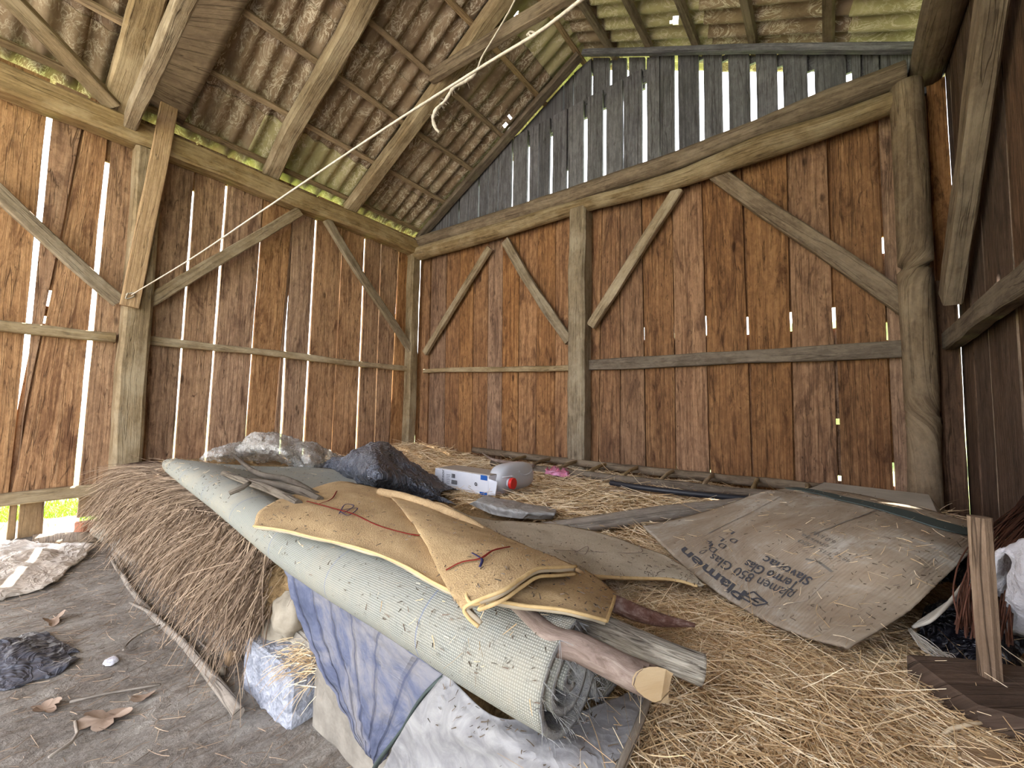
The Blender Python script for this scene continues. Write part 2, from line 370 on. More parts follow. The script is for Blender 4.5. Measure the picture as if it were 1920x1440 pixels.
def beam_into(mb, p0, p1, w, t, n, rough=.004, bend=0.0, mi=0, cap=None, taper=1.0, step=.08, seed=None, ch=.12, live=0.0):
    """squared timber p0->p1; w = width across n, t = thickness along n"""
    p0, p1, n = V(*p0), V(*p1), unit(n); L = np.linalg.norm(p1-p0); a = (p1-p0)/L
    n = unit(n - a*np.dot(n, a)); s = np.cross(a, n); seed = random.random()*50 if seed is None else seed
    k = max(2, int(L/step)); c = ch*min(w, t)
    prof = [(-w/2+c, -t/2), (w/2-c, -t/2), (w/2, -t/2+c), (w/2, t/2-c), (w/2-c, t/2), (-w/2+c, t/2), (-w/2, t/2-c), (-w/2, -t/2+c)]
    per = [0]
    for i in range(8):
        q = prof[(i+1) % 8]; per.append(per[-1]+math.dist(prof[i], q))
    vs_ = []; r = random.random()
    for i in range(k+1):
        f = i/k; u = f*L; sc_ = 1+(taper-1)*f
        bd = bend*math.sin(math.pi*f)
        wob = s*(nz(u*1.3, seed, 1)*rough*3) + n*(nz(u*1.3, seed, 7)*rough*1.5)
        lw = 1+live*nz(u*2.2, seed, 21)
        for j, (x, y) in enumerate(prof):
            dx = rough*nz(u*5, seed+j*3.1, 2); dy = rough*nz(u*5, seed+j*3.1, 5)
            vs_.append(p0+a*u+s*(x*sc_*lw+dx+bd)+n*(y*sc_+dy)+wob)
    fs, uv = [], []
    for i in range(k):
        for j in range(8):
            A, B = i*8+j, i*8+(j+1) % 8
            fs.append([A, B, B+8, A+8]); u0_, u1_ = i/k*L, (i+1)/k*L
            uv.append([(u0_, per[j]), (u0_, per[j+1]), (u1_, per[j+1]), (u1_, per[j])])
    fs.append(list(range(7, -1, -1))); uv.append([(.02*prof[j][0], prof[j][1]) for j in range(7, -1, -1)])
    fs.append([k*8+j for j in range(8)]); uv.append([(.02*prof[j][0], prof[j][1]) for j in range(8)])
    mis = [mi]*(len(fs)-2)+[mi if cap is None else cap]*2
    mb.add(vs_, fs, uv, r, mis)
def beam(name, p0, p1, w, t, n, mat, label=None, cat='beam', group=None, parent=None, **k):
    mb = MB(); beam_into(mb, p0, p1, w, t, n, **k); o = mb.build(name, mat, parent, smooth=False)
    if label: tag(o, label, cat, group)
    return o
def spline(pts, n):
    P = [V(*p) for p in pts]; P = [2*P[0]-P[1]]+P+[2*P[-1]-P[-2]]; out = []
    m = len(P)-3
    for i in range(n+1):
        t = i/n*m; k = min(int(t), m-1); f = t-k; a, b, c, d = P[k:k+4]
        out.append(.5*((2*b)+(-a+c)*f+(2*a-5*b+4*c-d)*f*f+(-a+3*b-3*c+d)*f**3))
    return out
def tube_into(mb, pts, rad, seg=12, n=None, rough=0.0, mi=0, cap=None, flat=1.0, upv=(0, 0, 1), fr=8.0, knob=0.0, r=None, obl=None):
    """swept round section along a spline of points; rad = number or list"""
    if n is None: n = max(4, int(sum(np.linalg.norm(V(*pts[i+1])-V(*pts[i])) for i in range(len(pts)-1))/.03))
    P = spline(pts, n); R = rad if isinstance(rad, (list, tuple)) else [rad, rad]
    seed = random.random()*90; u = 0; vs_ = []; us = []; r = random.random() if r is None else r
    for i, p in enumerate(P):
        a = unit((P[min(i+1, n)]-P[max(i-1, 0)])); s = np.cross(a, V(*upv))
        if np.linalg.norm(s) < 1e-3: s = np.cross(a, V(1, 0, 0))
        s = unit(s); q = np.cross(s, a)
        if i: u += np.linalg.norm(p-P[i-1])
        us.append(u); x = i/n*(len(R)-1); k = min(int(x), len(R)-2); rr = R[k]+(R[k+1]-R[k])*(x-k)
        for j in range(seg):
            th = 2*math.pi*j/seg
            g = rr*(1+rough*nz(u*fr, math.cos(th)*1.3+seed, math.sin(th)*1.3)+knob*max(0, nz(u*3, seed, th*.3)))
            o_ = s*math.cos(th)*g+q*math.sin(th)*g*flat
            if obl is not None:      # oblique saw cut at the far end
                sd = -np.linalg.norm(P[n]-p) if i < n else 0.0; pl = -np.dot(o_, obl)-rr*.9; o_ = o_+a*(min(sd, pl)-sd)
            vs_.append(p+o_)
    fs, uv = [], []; rm = sum(R)/len(R)
    for i in range(n):
        for j in range(seg):
            A, B = i*seg+j, i*seg+(j+1) % seg; v0, v1 = j/seg*6.28*rm, (j+1)/seg*6.28*rm
            fs.append([A, A+seg, B+seg, B]); uv.append([(us[i], v0), (us[i+1], v0), (us[i+1], v1), (us[i], v1)])
    fs.append(list(range(seg))); uv.append([(rm*math.cos(6.28*j/seg), rm*math.sin(6.28*j/seg)) for j in range(seg)])
    fs.append([n*seg+j for j in range(seg-1, -1, -1)]); uv.append([(rm*math.cos(6.28*j/seg), rm*math.sin(6.28*j/seg)) for j in range(seg)])
    cm = mi if cap is None else cap
    mb.add(vs_, fs, uv, r, [mi]*(len(fs)-2)+[cm, cm])
def tube(name, pts, rad, mat, label=None, cat=None, group=None, parent=None, **k):
    mb = MB(); tube_into(mb, pts, rad, **k); o = mb.build(name, mat, parent)
    if label: tag(o, label, cat, group)
    return o
def cr(a, b, c, d, f): return .5*((2*b)+(-a+c)*f+(2*a-5*b+4*c-d)*f*f+(-a+3*b-3*c+d)*f**3)
def cgrid(ctrl, nu, nv):
    """bicubic surface through a grid of control points -> (nu+1, nv+1, 3)"""
    G = np.array([[V(*p) for p in row] for row in ctrl])
    def up1(G, n):
        m = len(G)-1; E_ = np.concatenate([[2*G[0]-G[1]], G, [2*G[-1]-G[-2]]]); out = []
        for i in range(n+1):
            t = i/n*m; k = min(int(t), m-1); out.append(cr(E_[k], E_[k+1], E_[k+2], E_[k+3], t-k))
        return np.array(out)
    G = up1(G, nu); G = up1(G.transpose(1, 0, 2), nv).transpose(1, 0, 2)
    return G
def normals(G):
    du = np.gradient(G, axis=0); dv = np.gradient(G, axis=1); n = np.cross(du, dv); return n/(np.linalg.norm(n, axis=2, keepdims=True)+1e-9)
def wrinkle(G, amp, fr, seed=0.0, ridged=False, edge=0.0, an=(1, 1, 1)):
    N = normals(G); out = G.copy()
    for i in range(G.shape[0]):
        for j in range(G.shape[1]):
            p = G[i, j]; v = Vector((p[0]*fr*an[0]+seed, p[1]*fr*an[1], p[2]*fr*an[2]))
            h = noise.noise(v) + .5*noise.noise(v*2.1)+.25*noise.noise(v*4.3)
            if ridged: h = .5-abs(h)*1.6
            out[i, j] = p+N[i, j]*h*amp
    if edge:
        for j in range(G.shape[1]):
            for i_, d in ((0, 1), (-1, -2)): out[i_, j] += (out[i_, j]-out[d, j])*edge*3*nz(j*.7, seed, 3)
        for i in range(G.shape[0]):
            for j_, d in ((0, 1), (-1, -2)): out[i, j_] += (out[i, j_]-out[i, d])*edge*3*nz(i*.7, seed, 9)
    return out
def sheet_into(mb, G, th=.003, mi=(0, 0), flip=False, rnd=0.0, us=None):
    """surface with a real thickness: top at G, bottom th below along the normal"""
    N = normals(G)
    if flip: N = -N
    nu, nv = G.shape[0], G.shape[1]; top = G.reshape(-1, 3); bot = (G-N*th).reshape(-1, 3)
    lu = np.concatenate([[0], np.cumsum(np.linalg.norm(np.diff(G[:, nv//2], axis=0), axis=1))])
    lv = np.concatenate([[0], np.cumsum(np.linalg.norm(np.diff(G[nu//2], axis=0), axis=1))])
    fs, uv, mis = [], [], []; K = nu*nv
    idx = lambda i, j: i*nv+j
    for i in range(nu-1):
        for j in range(nv-1):
            q = [idx(i, j), idx(i+1, j), idx(i+1, j+1), idx(i, j+1)]; c = [(lu[i], lv[j]), (lu[i+1], lv[j]), (lu[i+1], lv[j+1]), (lu[i], lv[j+1])]
            fs.append(q if not flip else q[::-1]); uv.append(c if not flip else c[::-1]); mis.append(mi[0])
            q2 = [K+x for x in q]; fs.append(q2[::-1] if not flip else q2); uv.append(c[::-1] if not flip else c); mis.append(mi[1])
    bd = [idx(i, 0) for i in range(nu)]+[idx(nu-1, j) for j in range(1, nv)]+[idx(i, nv-1) for i in range(nu-2, -1, -1)]+[idx(0, j) for j in range(nv-2, 0, -1)]
    for a, b in zip(bd, bd[1:]+bd[:1]):
        fs.append([a, b, K+b, K+a] if flip else [b, a, K+a, K+b]); uv.append([(0, 0)]*4); mis.append(mi[1])
    mb.add(list(top)+list(bot), fs, uv, rnd, mis)
def sheet(name, G, th, mats, label=None, cat=None, group=None, parent=None, mi=(0, 0), flip=False):
    mb = MB(); sheet_into(mb, G, th, mi, flip); o = mb.build(name, mats, parent)
    if label: tag(o, label, cat, group)
    return o
def rock(name, c, r, mat, label=None, cat=None, sq=0.0, seed=None, parent=None, fr=1.6, amp=.22, group=None, n=18):
    seed = random.random()*60 if seed is None else seed; mb = MB(); vs_ = []; fs = []
    for i in range(n+1):
        ph = math.pi*i/n
        for j in range(n*2):
            th = math.pi*j/n; d = V(math.sin(ph)*math.cos(th), math.sin(ph)*math.sin(th), math.cos(ph))
            if sq: m = np.max(np.abs(d)); d = d*(1-sq)+d/m*sq
            k = 1+amp*nz(d[0]*fr+seed, d[1]*fr, d[2]*fr)+amp*.35*nz(d[0]*5+seed, d[1]*5, d[2]*5)
            vs_.append(V(*c)+d*V(*r)*k)
    m = n*2
    for i in range(n):
        for j in range(m): fs.append([i*m+j, (i+1)*m+j, (i+1)*m+(j+1) % m, i*m+(j+1) % m])
    mb.add(vs_, fs, None, random.random()); o = mb.build(name, mat, parent)
    if label: tag(o, label, cat, group)
    return o
def strands(name, S, D, length, width, mat, sag=0.0, parent=None, segs=3, wid_up=.5, rn=None, clampz=None):
    """many thin blades as one mesh. S start (N,3), D unit direction (N,3)"""
    N = len(S); t = np.linspace(0, 1, segs+1)[None, :, None]; L = np.asarray(length).reshape(-1, 1, 1)
    bendv = rng.normal(0, .28, (N, 1, 3)); P = S[:, None, :]+D[:, None, :]*L*t+bendv*L*(t**2)*.6
    P[:, :, 2] -= (np.asarray(sag).reshape(-1, 1)*(t[:, :, 0]**2)*L[:, :, 0])
    if clampz is not None:
        P[:, :, 2] = clampz(P); P[:, :, 0] = np.clip(P[:, :, 0], -3.93, .555); P[:, :, 1] = np.minimum(P[:, :, 1], 3.185)
    side = np.cross(D, rng.normal(0, 1, (N, 3))*V(1, 1, wid_up)); side /= np.linalg.norm(side, axis=1, keepdims=True)+1e-9
    W = np.asarray(width).reshape(-1, 1, 1)*side[:, None, :]*(1-.5*t)*.5
    v = np.stack([P-W, P+W], 2).reshape(-1, 3); k = (segs+1)*2
    base = (np.arange(N)*k)[:, None]; q = np.array([[2*i, 2*i+1, 2*i+3, 2*i+2] for i in range(segs)])
    F = (base[:, :, None]+q[None]).reshape(-1, 4)
    r = np.repeat(rng.random(N) if rn is None else rn, segs)
    return mesh_obj(name, v, F, None, r, None, mat, parent)

# ================================================================== THE SETTING
# ground: packed earth inside, meadow outside
def gz(x, y): return .018*nz(x*1.3, y*1.3, 4)+.010*nz(x*5, y*5, 8)+.004*nz(x*16, y*16, 2)
def ground():
    xs = np.concatenate([np.arange(-3.975, -.4, .025), np.arange(-.4, .66, .1)]); ys = np.concatenate([np.arange(-3.2, -.1, .15), np.arange(-.1, .95, .025), np.arange(.95, 3.4, .12)])
    mb = MB(); vs_ = [V(x, y, gz(x, y)) for x in xs for y in ys]; ny = len(ys)
    fs = [[i*ny+j, (i+1)*ny+j, (i+1)*ny+j+1, i*ny+j+1] for i in range(len(xs)-1) for j in range(ny-1)]
    mb.add(vs_, fs); structure(mb.build('floor', M['earth']))
ground()
def meadow():
    for nm, x0, x1, y0, y1, mt, z in (('meadow', -60, 60, -60, 60, 'grass', -.07), ('yard', -4.6, 8, -30, -.46, 'yard', -.05)):
        mb = MB(); mb.add([V(x0, y0, z), V(x1, y0, z), V(x1, y1, z), V(x0, y1, z)], [[0, 1, 2, 3]]); structure(mb.build(nm, M[mt]))
meadow()
N_ = 5000
gx = rng.uniform(-5.6, -4.05, N_); gy = rng.uniform(-.1, 1.4, N_)
def hedge():
    mb = MB(); vs_ = []; nx, nzz = 120, 22
    for i in range(nx+1):
        for j in range(nzz+1):
            x = -12+13.6*i/nx; z = -.1+2.9*j/nzz; b = .5*math.sin(math.pi*min(j/nzz, 1)*.9); y = 11-b
            vs_.append(V(x+.15*nz(x*2, z*2, 1), y+.5*nz(x*1.1, z*1.1, 2)+.25*nz(x*4, z*4, 3), z*(1+.18*nz(x*.9, 0, 5))))
    for i in range(nx+1): x = -12+13.6*i/nx; vs_.append(V(x, 12.5, 2.3))
    fs = [[i*(nzz+1)+j, (i+1)*(nzz+1)+j, (i+1)*(nzz+1)+j+1, i*(nzz+1)+j+1] for i in range(nx) for j in range(nzz)]; K = (nx+1)*(nzz+1)
    fs += [[i*(nzz+1)+nzz, (i+1)*(nzz+1)+nzz, K+i+1, K+i] for i in range(nx)]; mb.add(vs_, fs)
    tag(mb.build('hedge', M['grass']), 'green hedge outside, glimpsed through the slits of the back wall', 'hedge', kind='stuff')
hedge()
gs = strands('grass_tuft', np.stack([gx, gy, np.full(N_, -.06)], 1), np.array([unit(V(rng.normal(0, .35), rng.normal(0, .35), 1)) for _ in range(N_)]), rng.uniform(.05, .14, N_), .006, M['grassblade'], .3)
tag(gs, 'bright green grass outside, seen through the gap under the left wall', 'grass', kind='stuff')

def wall(name, P, gaps, a0, a1, ztop, zbot, mat, th=.024, inward=1, default=(0, 0), rough=.003, batten_mat=None, off=0.0):
    """boards on a plane. P(a, z, d) -> world point, a runs along the wall; gaps: (a_low, z_low, a_high, z_high, width, [(zlo, zhi) see-through ranges] or None = all)"""
    mb = MB(); bb = MB()
    L = lambda g, z: g[0]+(g[2]-g[0])*(z-g[1])/(g[3]-g[1]) if g[3] != g[1] else g[0]
    edges = [(a0, 0, a0, 1, 0, None)]+sorted(gaps, key=lambda g: L(g, 1.5))+[(a1, 0, a1, 1, 0, None)]
    for bi, (g, h) in enumerate(zip(edges, edges[1:])):
        seed = random.random()*99; r = random.random(); rows = []; dth = random.uniform(-.003, .003)
        am = (L(g, 1.5)+L(h, 1.5))/2; zt0 = max(ztop(L(g, 2.9)), ztop(L(h, 2.9))); zb = zbot(am)
        nzs = max(4, int((zt0-zb)/.12))
        for i in range(nzs+1):
            z = zb+(zt0-zb)*i/nzs
            l = L(g, z)+g[4]/2+rough*nz(z*2.2, seed, 1)+rough*.6*nz(z*8, seed, 1); q = L(h, z)-h[4]/2+rough*nz(z*2.2, seed, 5)+rough*.6*nz(z*8, seed, 5)
            if q-l < .004: q = l+.004
            rows.append((l, q, min(z, ztop(l)), min(z, ztop(q)), .004*nz(z*.8, seed, 9)+dth))
        vs_, uv, fs = [], [], []
        for (l, q, zl, zq, d) in rows:
            vs_ += [P(l, zl, off+d), P(q, zq, off+d), P(q, zq, off+d+th), P(l, zl, off+d+th)]
        W = L(h, 1)-L(g, 1)
        for i in range(len(rows)-1):
            A = i*4; z0, z1 = rows[i][2], rows[i+1][2]
            for j, (va, vb) in enumerate(((0, W), (W, W+th), (W+th, 2*W), (2*W, 2*W+th))):
                k = (j+1) % 4; fs.append([A+j, A+k, A+4+k, A+4+j]); uv.append([(z0, va), (z0, vb), (z1, vb), (z1, va)])
        fs += [[3, 2, 1, 0], [len(vs_)-4+x for x in range(4)]]; uv += [[(0, 0), (0, .1), (.01, .1), (.01, 0)]]*2
        mb.add(vs_, fs, uv, r)
    for g in gaps:                       # batten strips added outside, out of view, to block light where gaps stay dark
        if g[5] is None: continue
        z0 = zbot(g[0]); zt = ztop(L(g, 2.9)); cuts = [z0]
        for lo, hi in sorted(g[5]): cuts += [lo, hi]
        cuts.append(zt)
        for lo, hi in zip(cuts[::2], cuts[1::2]):
            if hi-lo < .02: continue
            q = [(L(g, lo), lo), (L(g, hi), hi)]; hw = g[4]/2+.03; vs_ = []
            for (a, z) in q: vs_ += [P(a-hw, z, off+th+.004), P(a+hw, z, off+th+.004), P(a+hw, z, off+th+.022), P(a-hw, z, off+th+.022)]
            fs = [[j, (j+1) % 4, 4+(j+1) % 4, 4+j] for j in range(4)]+[[3, 2, 1, 0], [4, 5, 6, 7]]
            mb.add(vs_, fs, [[(0, 0), (0, .06), (1, .06), (1, 0)]]*6, random.random(), 0)
    o = mb.build(name, mat, None, smooth=False); return structure(o)

# ---- left wall (plane x = XL); d goes outwards (-x)
PLf = lambda a, z, d: V(XL-d, a, z)
def gl(t, b, wd, vis=None):
    p, q = X(*t, XL), X(*b, XL)
    if vis is not None: vis = [(X(*v1, XL)[2], X(*v0, XL)[2]) for v0, v1 in vis]
    return (q[1], q[2], p[1], p[2], wd, vis)
GL = [gl((93, 217), (23, 917), .026), gl((200, 317), (143, 910), .026, [((200, 300), (143, 912))]), gl((363, 360), (326, 853), .015, [((363, 355), (325, 870))]),
      gl((425, 347), (388, 833), .018, [((425, 345), (387, 860))]), gl((488, 450), (462, 810), .011, [((490, 445), (458, 860))]),
      gl((528, 645), (513, 820), .006, [((528, 645), (513, 800))]),
      gl((547, 417), (527, 823), .022, [((547, 412), (524, 860))]), gl((593, 413), (570, 823), .020, [((593, 410), (568, 860))]),
      gl((641, 470), (621, 850), .009, [((641, 470), (621, 850))]),
      gl((685, 447), (668, 847), .020, [((685, 445), (668, 850))]), gl((715, 457), (702, 830), .012, [((715, 455), (702, 840))]),
      gl((748, 470), (737, 690), .013, [((748, 468), (737, 750))])]
GL += [gl((103, 505), (66, 690), .012, [((98, 543), (84, 572)), ((76, 590), (72, 604))])]
GL += [(y, 0, y, 1, .02, None) for y in (-.16, -.46, -.75, -1.08, -1.36, -1.7, -1.98, -2.3)]
GL += [(.66, 0, .66, 1, .004, [])]
wall('wall_left', PLf, GL, -2.6, YB, lambda a: 2.95, lambda a: .27 if a < .66 else .02, M['plank'])

# ---- back wall (plane y = YB) and the gable above the tie beam; d goes outwards (+y)
PBk = lambda a, z, d: V(a, YB+d, z)
def gb(t, b, wd, vis=None, pl=YB):
    p, q = Y(*t, pl), Y(*b, pl)
    if vis is not None: vis = [(Y(*v1, pl)[2], Y(*v0, pl)[2]) for v0, v1 in vis]
    return (q[0], q[2], p[0], p[2], wd, vis)
GB = [gb((809, 480), (801, 850), .035, [])]
GB += [gb((x0, 480), (x1, 900), .006, []) for x0, x1 in ((838, 832), (864, 858), (889, 884), (916, 912), (943, 940), (974, 970), (1008, 1004), (1042, 1040), (1128, 1122), (1163, 1163))]
GB += [gb((1205, 480), (1212, 900), .008, [((1207, 612), (1208, 636)), ]), gb((1262, 480), (1268, 900), .007, [((1263, 605), (1264, 632)), ((1268, 870), (1268, 884))]),
       gb((1320, 480), (1332, 900), .009, [((1324, 590), (1325, 628)), ((1332, 882), (1332, 903))]),
       gb((1397, 480), (1412, 910), .014, [((1400, 592), (1402, 626)), ((1411, 895), (1412, 912))]),
       gb((1480, 480), (1490, 910), .011, [((1481, 583), (1482, 620))]),
       gb((1560, 480), (1575, 913), .018, [((1563, 574), (1565, 614)), ((1570, 785), (1570, 796)), ((1575, 893), (1575, 903))]),
       gb((1657, 480), (1677, 913), .010, [((1658, 440), (1659, 472)), ((1665, 602), (1667, 636)), ((1676, 868), (1677, 913))]),
       gb((1752, 480), (1775, 913), .008, [])]
wall('wall_back', PBk, GB, XL+.03, XR, lambda a: 2.78, lambda a: .02, M['plank_back'])
DIAG = [Y(985, 245, YB), Y(1210, 125, YB)]
def ztfront(a):
    z = roofz(a)-.05
    if a < DIAG[1][0]:
        k = (a-DIAG[0][0])/(DIAG[1][0]-DIAG[0][0]); z = min(z, DIAG[0][2]+k*(DIAG[1][2]-DIAG[0][2]))
    return z
def gg(x, yt, yb, wpx, vt=None):
    ym = (yt+yb)/2; c = Y(x, ym, YB); wd = max(.007, wpx*.0060)
    return (c[0], 2.5, c[0], 4, wd, [(Y(x, yb+20, YB)[2], Y(x, yt, YB)[2])])
GG = [gg(*a) for a in ((843, 400, 430, 2), (860, 393, 420, 3), (878, 375, 410, 1.5), (897, 345, 407, 3.5), (915, 320, 405, 2), (934, 300, 398, 2), (960, 257, 390, 4), (990, 250, 382, 5), (1010, 225, 375, 1.5),
      (1033, 245, 365, 6), (1063, 315, 357, 3), (1097, 190, 343, 7), (1133, 172, 330, 6), (1168, 165, 310, 1.5), (1208, 150, 303, 7), (1238, 280, 300, 1), (1268, 100, 280, 5), (1315, 106, 260, 6), (1360, 107, 243, 7), (1412, 112, 223, 6.5),
      (1463, 118, 203, 5.5), (1521, 126, 182, 6), (1592, 130, 152, 5), (1617, 138, 148, 2), (1650, 130, 133, 1))]
wall('wall_back_gable', PBk, GG, XL+.05, XR-.02, ztfront, lambda a: 2.72, M['gable'], rough=.002, off=.002)
GU = [(Y(x, yy, YB+.05)[0], 2.5, Y(x, yy, YB+.05)[0], 4, wd*1.3, [(3.3, 4.0)]) for x, yy, wd in ((1057, 170, .006), (1075, 165, .009), (1110, 163, .014), (1145, 138, .02), (1177, 130, .02), (1211, 112, .014))]
wall('wall_back_top', PBk, GU, Y(960, 300, YB+.05)[0], DIAG[1][0]+.12, lambda a: roofz(a)-.05, lambda a: min(ztfront(a)-.14, 3.9), M['gable'], rough=.002, off=.05)

# ---- right wall (plane x = XR); d goes outwards (+x)
PRt = lambda a, z, d: V(XR+d, a, z)
def gr(t, b, wd, vis=None):
    p, q = X(*t, XR), X(*b, XR)
    if vis is not None: vis = [(X(*v1, XR)[2], X(*v0, XR)[2]) for v0, v1 in vis]
    return (q[1], q[2], p[1], p[2], wd, vis)
GR = [(3.13, .4, 3.10, 2.6, .016, [(.45, 1.22), (1.32, 2.0), (2.25, 2.7)]), gr((1853, 623), (1872, 947), .017, [((1853, 621), (1873, 960))]),
      gr((1890, 283), (1918, 747), .018, [((1889, 270), (1902, 540)), ((1907, 595), (1921, 800))])]
GR += [(gr((1853, 623), (1872, 947), .01)[0]-.19, 0, gr((1853, 623), (1872, 947), .01)[0]-.17, 3, .004, [(1.9, 2.4)]), (2.96, 0, 2.94, 3, .003, [])]
GR += [(y, 0, y, 3, .004, None) for y in (2.02, 1.7, 1.38, 1.06, .76, 1*.4, .1, -.2)]
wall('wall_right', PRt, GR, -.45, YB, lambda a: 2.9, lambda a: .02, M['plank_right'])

# ---- unseen front wall, added beside the opening behind the camera to darken the right
PFr = lambda a, z, d: V(a, -2.6-d, z)
wall('wall_front_unseen', PFr, [(x_, 0, x_, 1, .005, None) for x_ in (-.35, -.05, .25)], -.62, XR, lambda a: roofz(a)-.05, lambda a: .02, M['plank_right'])

# ---- roof: corrugated sheets in lapped courses on both slopes
def roof():
    mb = MB(); pitch = .13; ss = pitch/8
    holes = [RL(970, 28), RL(955, 219), RL(947, 235)]; holesR = [RR(1265, 40), RR(1270, 34)]
    for side in (0, 1):
        p0 = V(XL, 0, ZE) if side == 0 else V(XR, 0, ZE); dirs = unit(V(1, 0, SL)) if side == 0 else unit(V(-1, 0, SL)); N = NL if side == 0 else NR
        Ls = math.hypot(XM-XL, SL*(XM-XL)); hs = holes if side == 0 else holesR
        cuts = [-.32, .47, 1.36, 2.2, Ls+.03]
        for c in range(4):
            s0, s1 = cuts[c]-(.1 if c else 0), cuts[c+1]
            for q, (y0, y1) in enumerate([(-2.9, -1.86), (-1.86, -.82), (-.82, .22), (.22, 1.26), (1.26, 2.3), (2.3, 3.42)]):
                jit = random.uniform(-.015, .015); r = random.uniform(0, .7)
                if side == 0 and c == 0 and q == 4: r = .9
                if side == 0 and c > 0 and q == 4: r = min(r, .5)
                if side == 0 and c == 3 and q == 5: r = .85
                if side == 1 and random.random() < .2: r = .8
                ny = int((y1-y0+.05)/ss); ns = 40; vs_ = []
                for i in range(ns+1):
                    s_ = s0+jit+(s1-s0)*i/ns; lift = .012*(1-i/ns)+q % 2*.003
                    for j in range(ny+1):
                        y = y0+j*ss; vs_.append(p0+dirs*s_+N*(lift+.022*math.sin(2*math.pi*y/pitch))+V(0, y, 0))
                fs = []
                for i in range(ns):
                    for j in range(ny):
                        cpt = (vs_[i*(ny+1)+j]+vs_[(i+1)*(ny+1)+j+1])/2
                        if any(np.linalg.norm(cpt-h) < (.03 if k_ == 0 else .02) for k_, h in enumerate(hs)): continue
                        fs.append([i*(ny+1)+j, i*(ny+1)+j+1, (i+1)*(ny+1)+j+1, (i+1)*(ny+1)+j])
                mb.add(vs_, fs, None, r)
    o = mb.build('ceiling', M['roof']); structure(o)
    so_ = o.modifiers.new('sheet', 'SOLIDIFY'); so_.thickness = .006; so_.offset = 0
roof()

# ================================================================== TIMBER FRAME
def post(x0, x1, y0, y1, z1, label, mat='beam', name='wooden_post', live=.15, r=.006, z0=-.02):
    return beam(name, ((x0+x1)/2, (y0+y1)/2, z0), ((x0+x1)/2, (y0+y1)/2, z1), abs(y1-y0), abs(x1-x0), (1, 0, 0), M[mat], label, 'post', rough=r, live=live)
post(-3.95+.005, -3.80, .57, .72, 2.68, 'thick squared timber post standing in the left wall beside the grassy gap', live=.05)
post(-3.945, -3.83, 3.02, 3.14, 2.70, 'timber corner post where the left wall meets the back wall', live=.1)
cp = Y(1087, 640, 3.12)[0]; post(cp-.08, cp+.08, 3.04, 3.195, 2.68, 'hewn timber post in the middle of the back wall', live=.3)
rp = Y(1728, 640, 3.0)[0]; mb = MB(); tube_into(mb, [(rp-.01, 3.06, -.02), (rp, 3.07, .9), (rp-.005, 3.05, 1.6), (rp, 3.06, 2.72)], [.072, .068, .072, .068], seg=14, n=60, rough=.12, fr=2)
tag(mb.build('wooden_post', M['beam_dark']), 'rough rounded corner post at the right end of the back wall', 'post')
# plates and tie beams
beam('wall_plate', (-3.872, -2.6, 2.775), (-3.872, 3.2, 2.785), .17, .15, (1, 0, 0), M['beam'], 'long squared wall plate beam on top of the left wall', 'beam', rough=.006, live=.05)
def traced_log(name, top, bot, yp, label, mat, rough=.08, dz=0):
    pts, rad = [], []
    for (a, b) in zip(top, bot):
        p, q = Y(*a, yp), Y(*b, yp); pts.append((p+q)/2); rad.append(abs(p[2]-q[2])/2)
    mb = MB(); tube_into(mb, pts, rad, seg=16, n=110, rough=rough, fr=3, flat=1.0); return tag(mb.build(name, M[mat]), label, 'beam')
traced_log('tie_beam', [(780, 446), (907, 407), (1033, 366), (1160, 322), (1278, 281), (1413, 228), (1547, 172), (1697, 116)],
           [(780, 466), (940, 425), (1060, 388), (1160, 354), (1278, 316), (1430, 254), (1567, 211), (1697, 160)], 3.10, 'upper knobbly log of the doubled tie beam under the gable boards', 'beam_dark')
traced_log('tie_beam', [(770, 468), (925, 422), (1070, 380), (1160, 355), (1278, 318), (1430, 255), (1567, 213), (1715, 158)],
           [(770, 492), (925, 450), (1070, 404), (1160, 382), (1278, 350), (1430, 300), (1567, 252), (1715, 198)], 3.09, 'lower smoother log of the doubled tie beam on the back wall', 'beam')
mb = MB(); tube_into(mb, [(.50, 3.28, 2.84), (.495, 2.4, 2.85), (.49, 1.5, 2.85), (.48, .8, 2.85)], [.085, .09, .09, .085], seg=14, rough=.1, fr=3)
tag(mb.build('wall_plate', M['beam_dark']), 'dark rounded wall plate log running overhead along the right wall', 'beam')

def brace(name, a, b, pl, wd, t, label, mat='batten', cat='brace', ax='x', group=None, **k):
    f = X if ax == 'x' else Y; n = (1, 0, 0) if ax == 'x' else (0, 1, 0)
    return beam(name, f(*a, pl), f(*b, pl), wd, t, n, M[mat], label, cat, group, **k)
brace('diagonal_brace', (-40, 326), (226, 566), -3.86, .085, .05, 'diagonal brace left of the thick post, coming in from the left edge', 'beam', bend=.01)
brace('diagonal_brace', (274, 567), (560, 396), -3.86, .085, .05, 'diagonal brace rising right from the thick post to the wall plate', 'beam')
brace('diagonal_brace', (612, 412), (770, 656), -3.86, .085, .045, 'diagonal brace on the left wall falling to the corner post', 'beam', bend=.015)
brace('diagonal_brace', (918, 464), (797, 662), 3.13, .075, .045, 'diagonal brace leaning right from the far corner post', 'beam', ax='y')
brace('diagonal_brace', (948, 452), (1068, 640), 3.13, .09, .045, 'curved diagonal brace falling right to the middle post of the back wall', 'beam', ax='y', bend=-.02, live=.3)
brace('diagonal_brace', (1272, 355), (1108, 612), 3.13, .085, .05, 'diagonal brace rising right from the middle post of the back wall', 'beam', ax='y')
brace('diagonal_brace', (1342, 325), (1708, 580), 3.13, .105, .05, 'long diagonal brace falling right to the rough corner post', 'beam_dark', ax='y')
brace('diagonal_brace', (1782, 560), (1862, -30), .50, .13, .07, 'wide dark diagonal brace rising along the right wall', 'beam_dark')
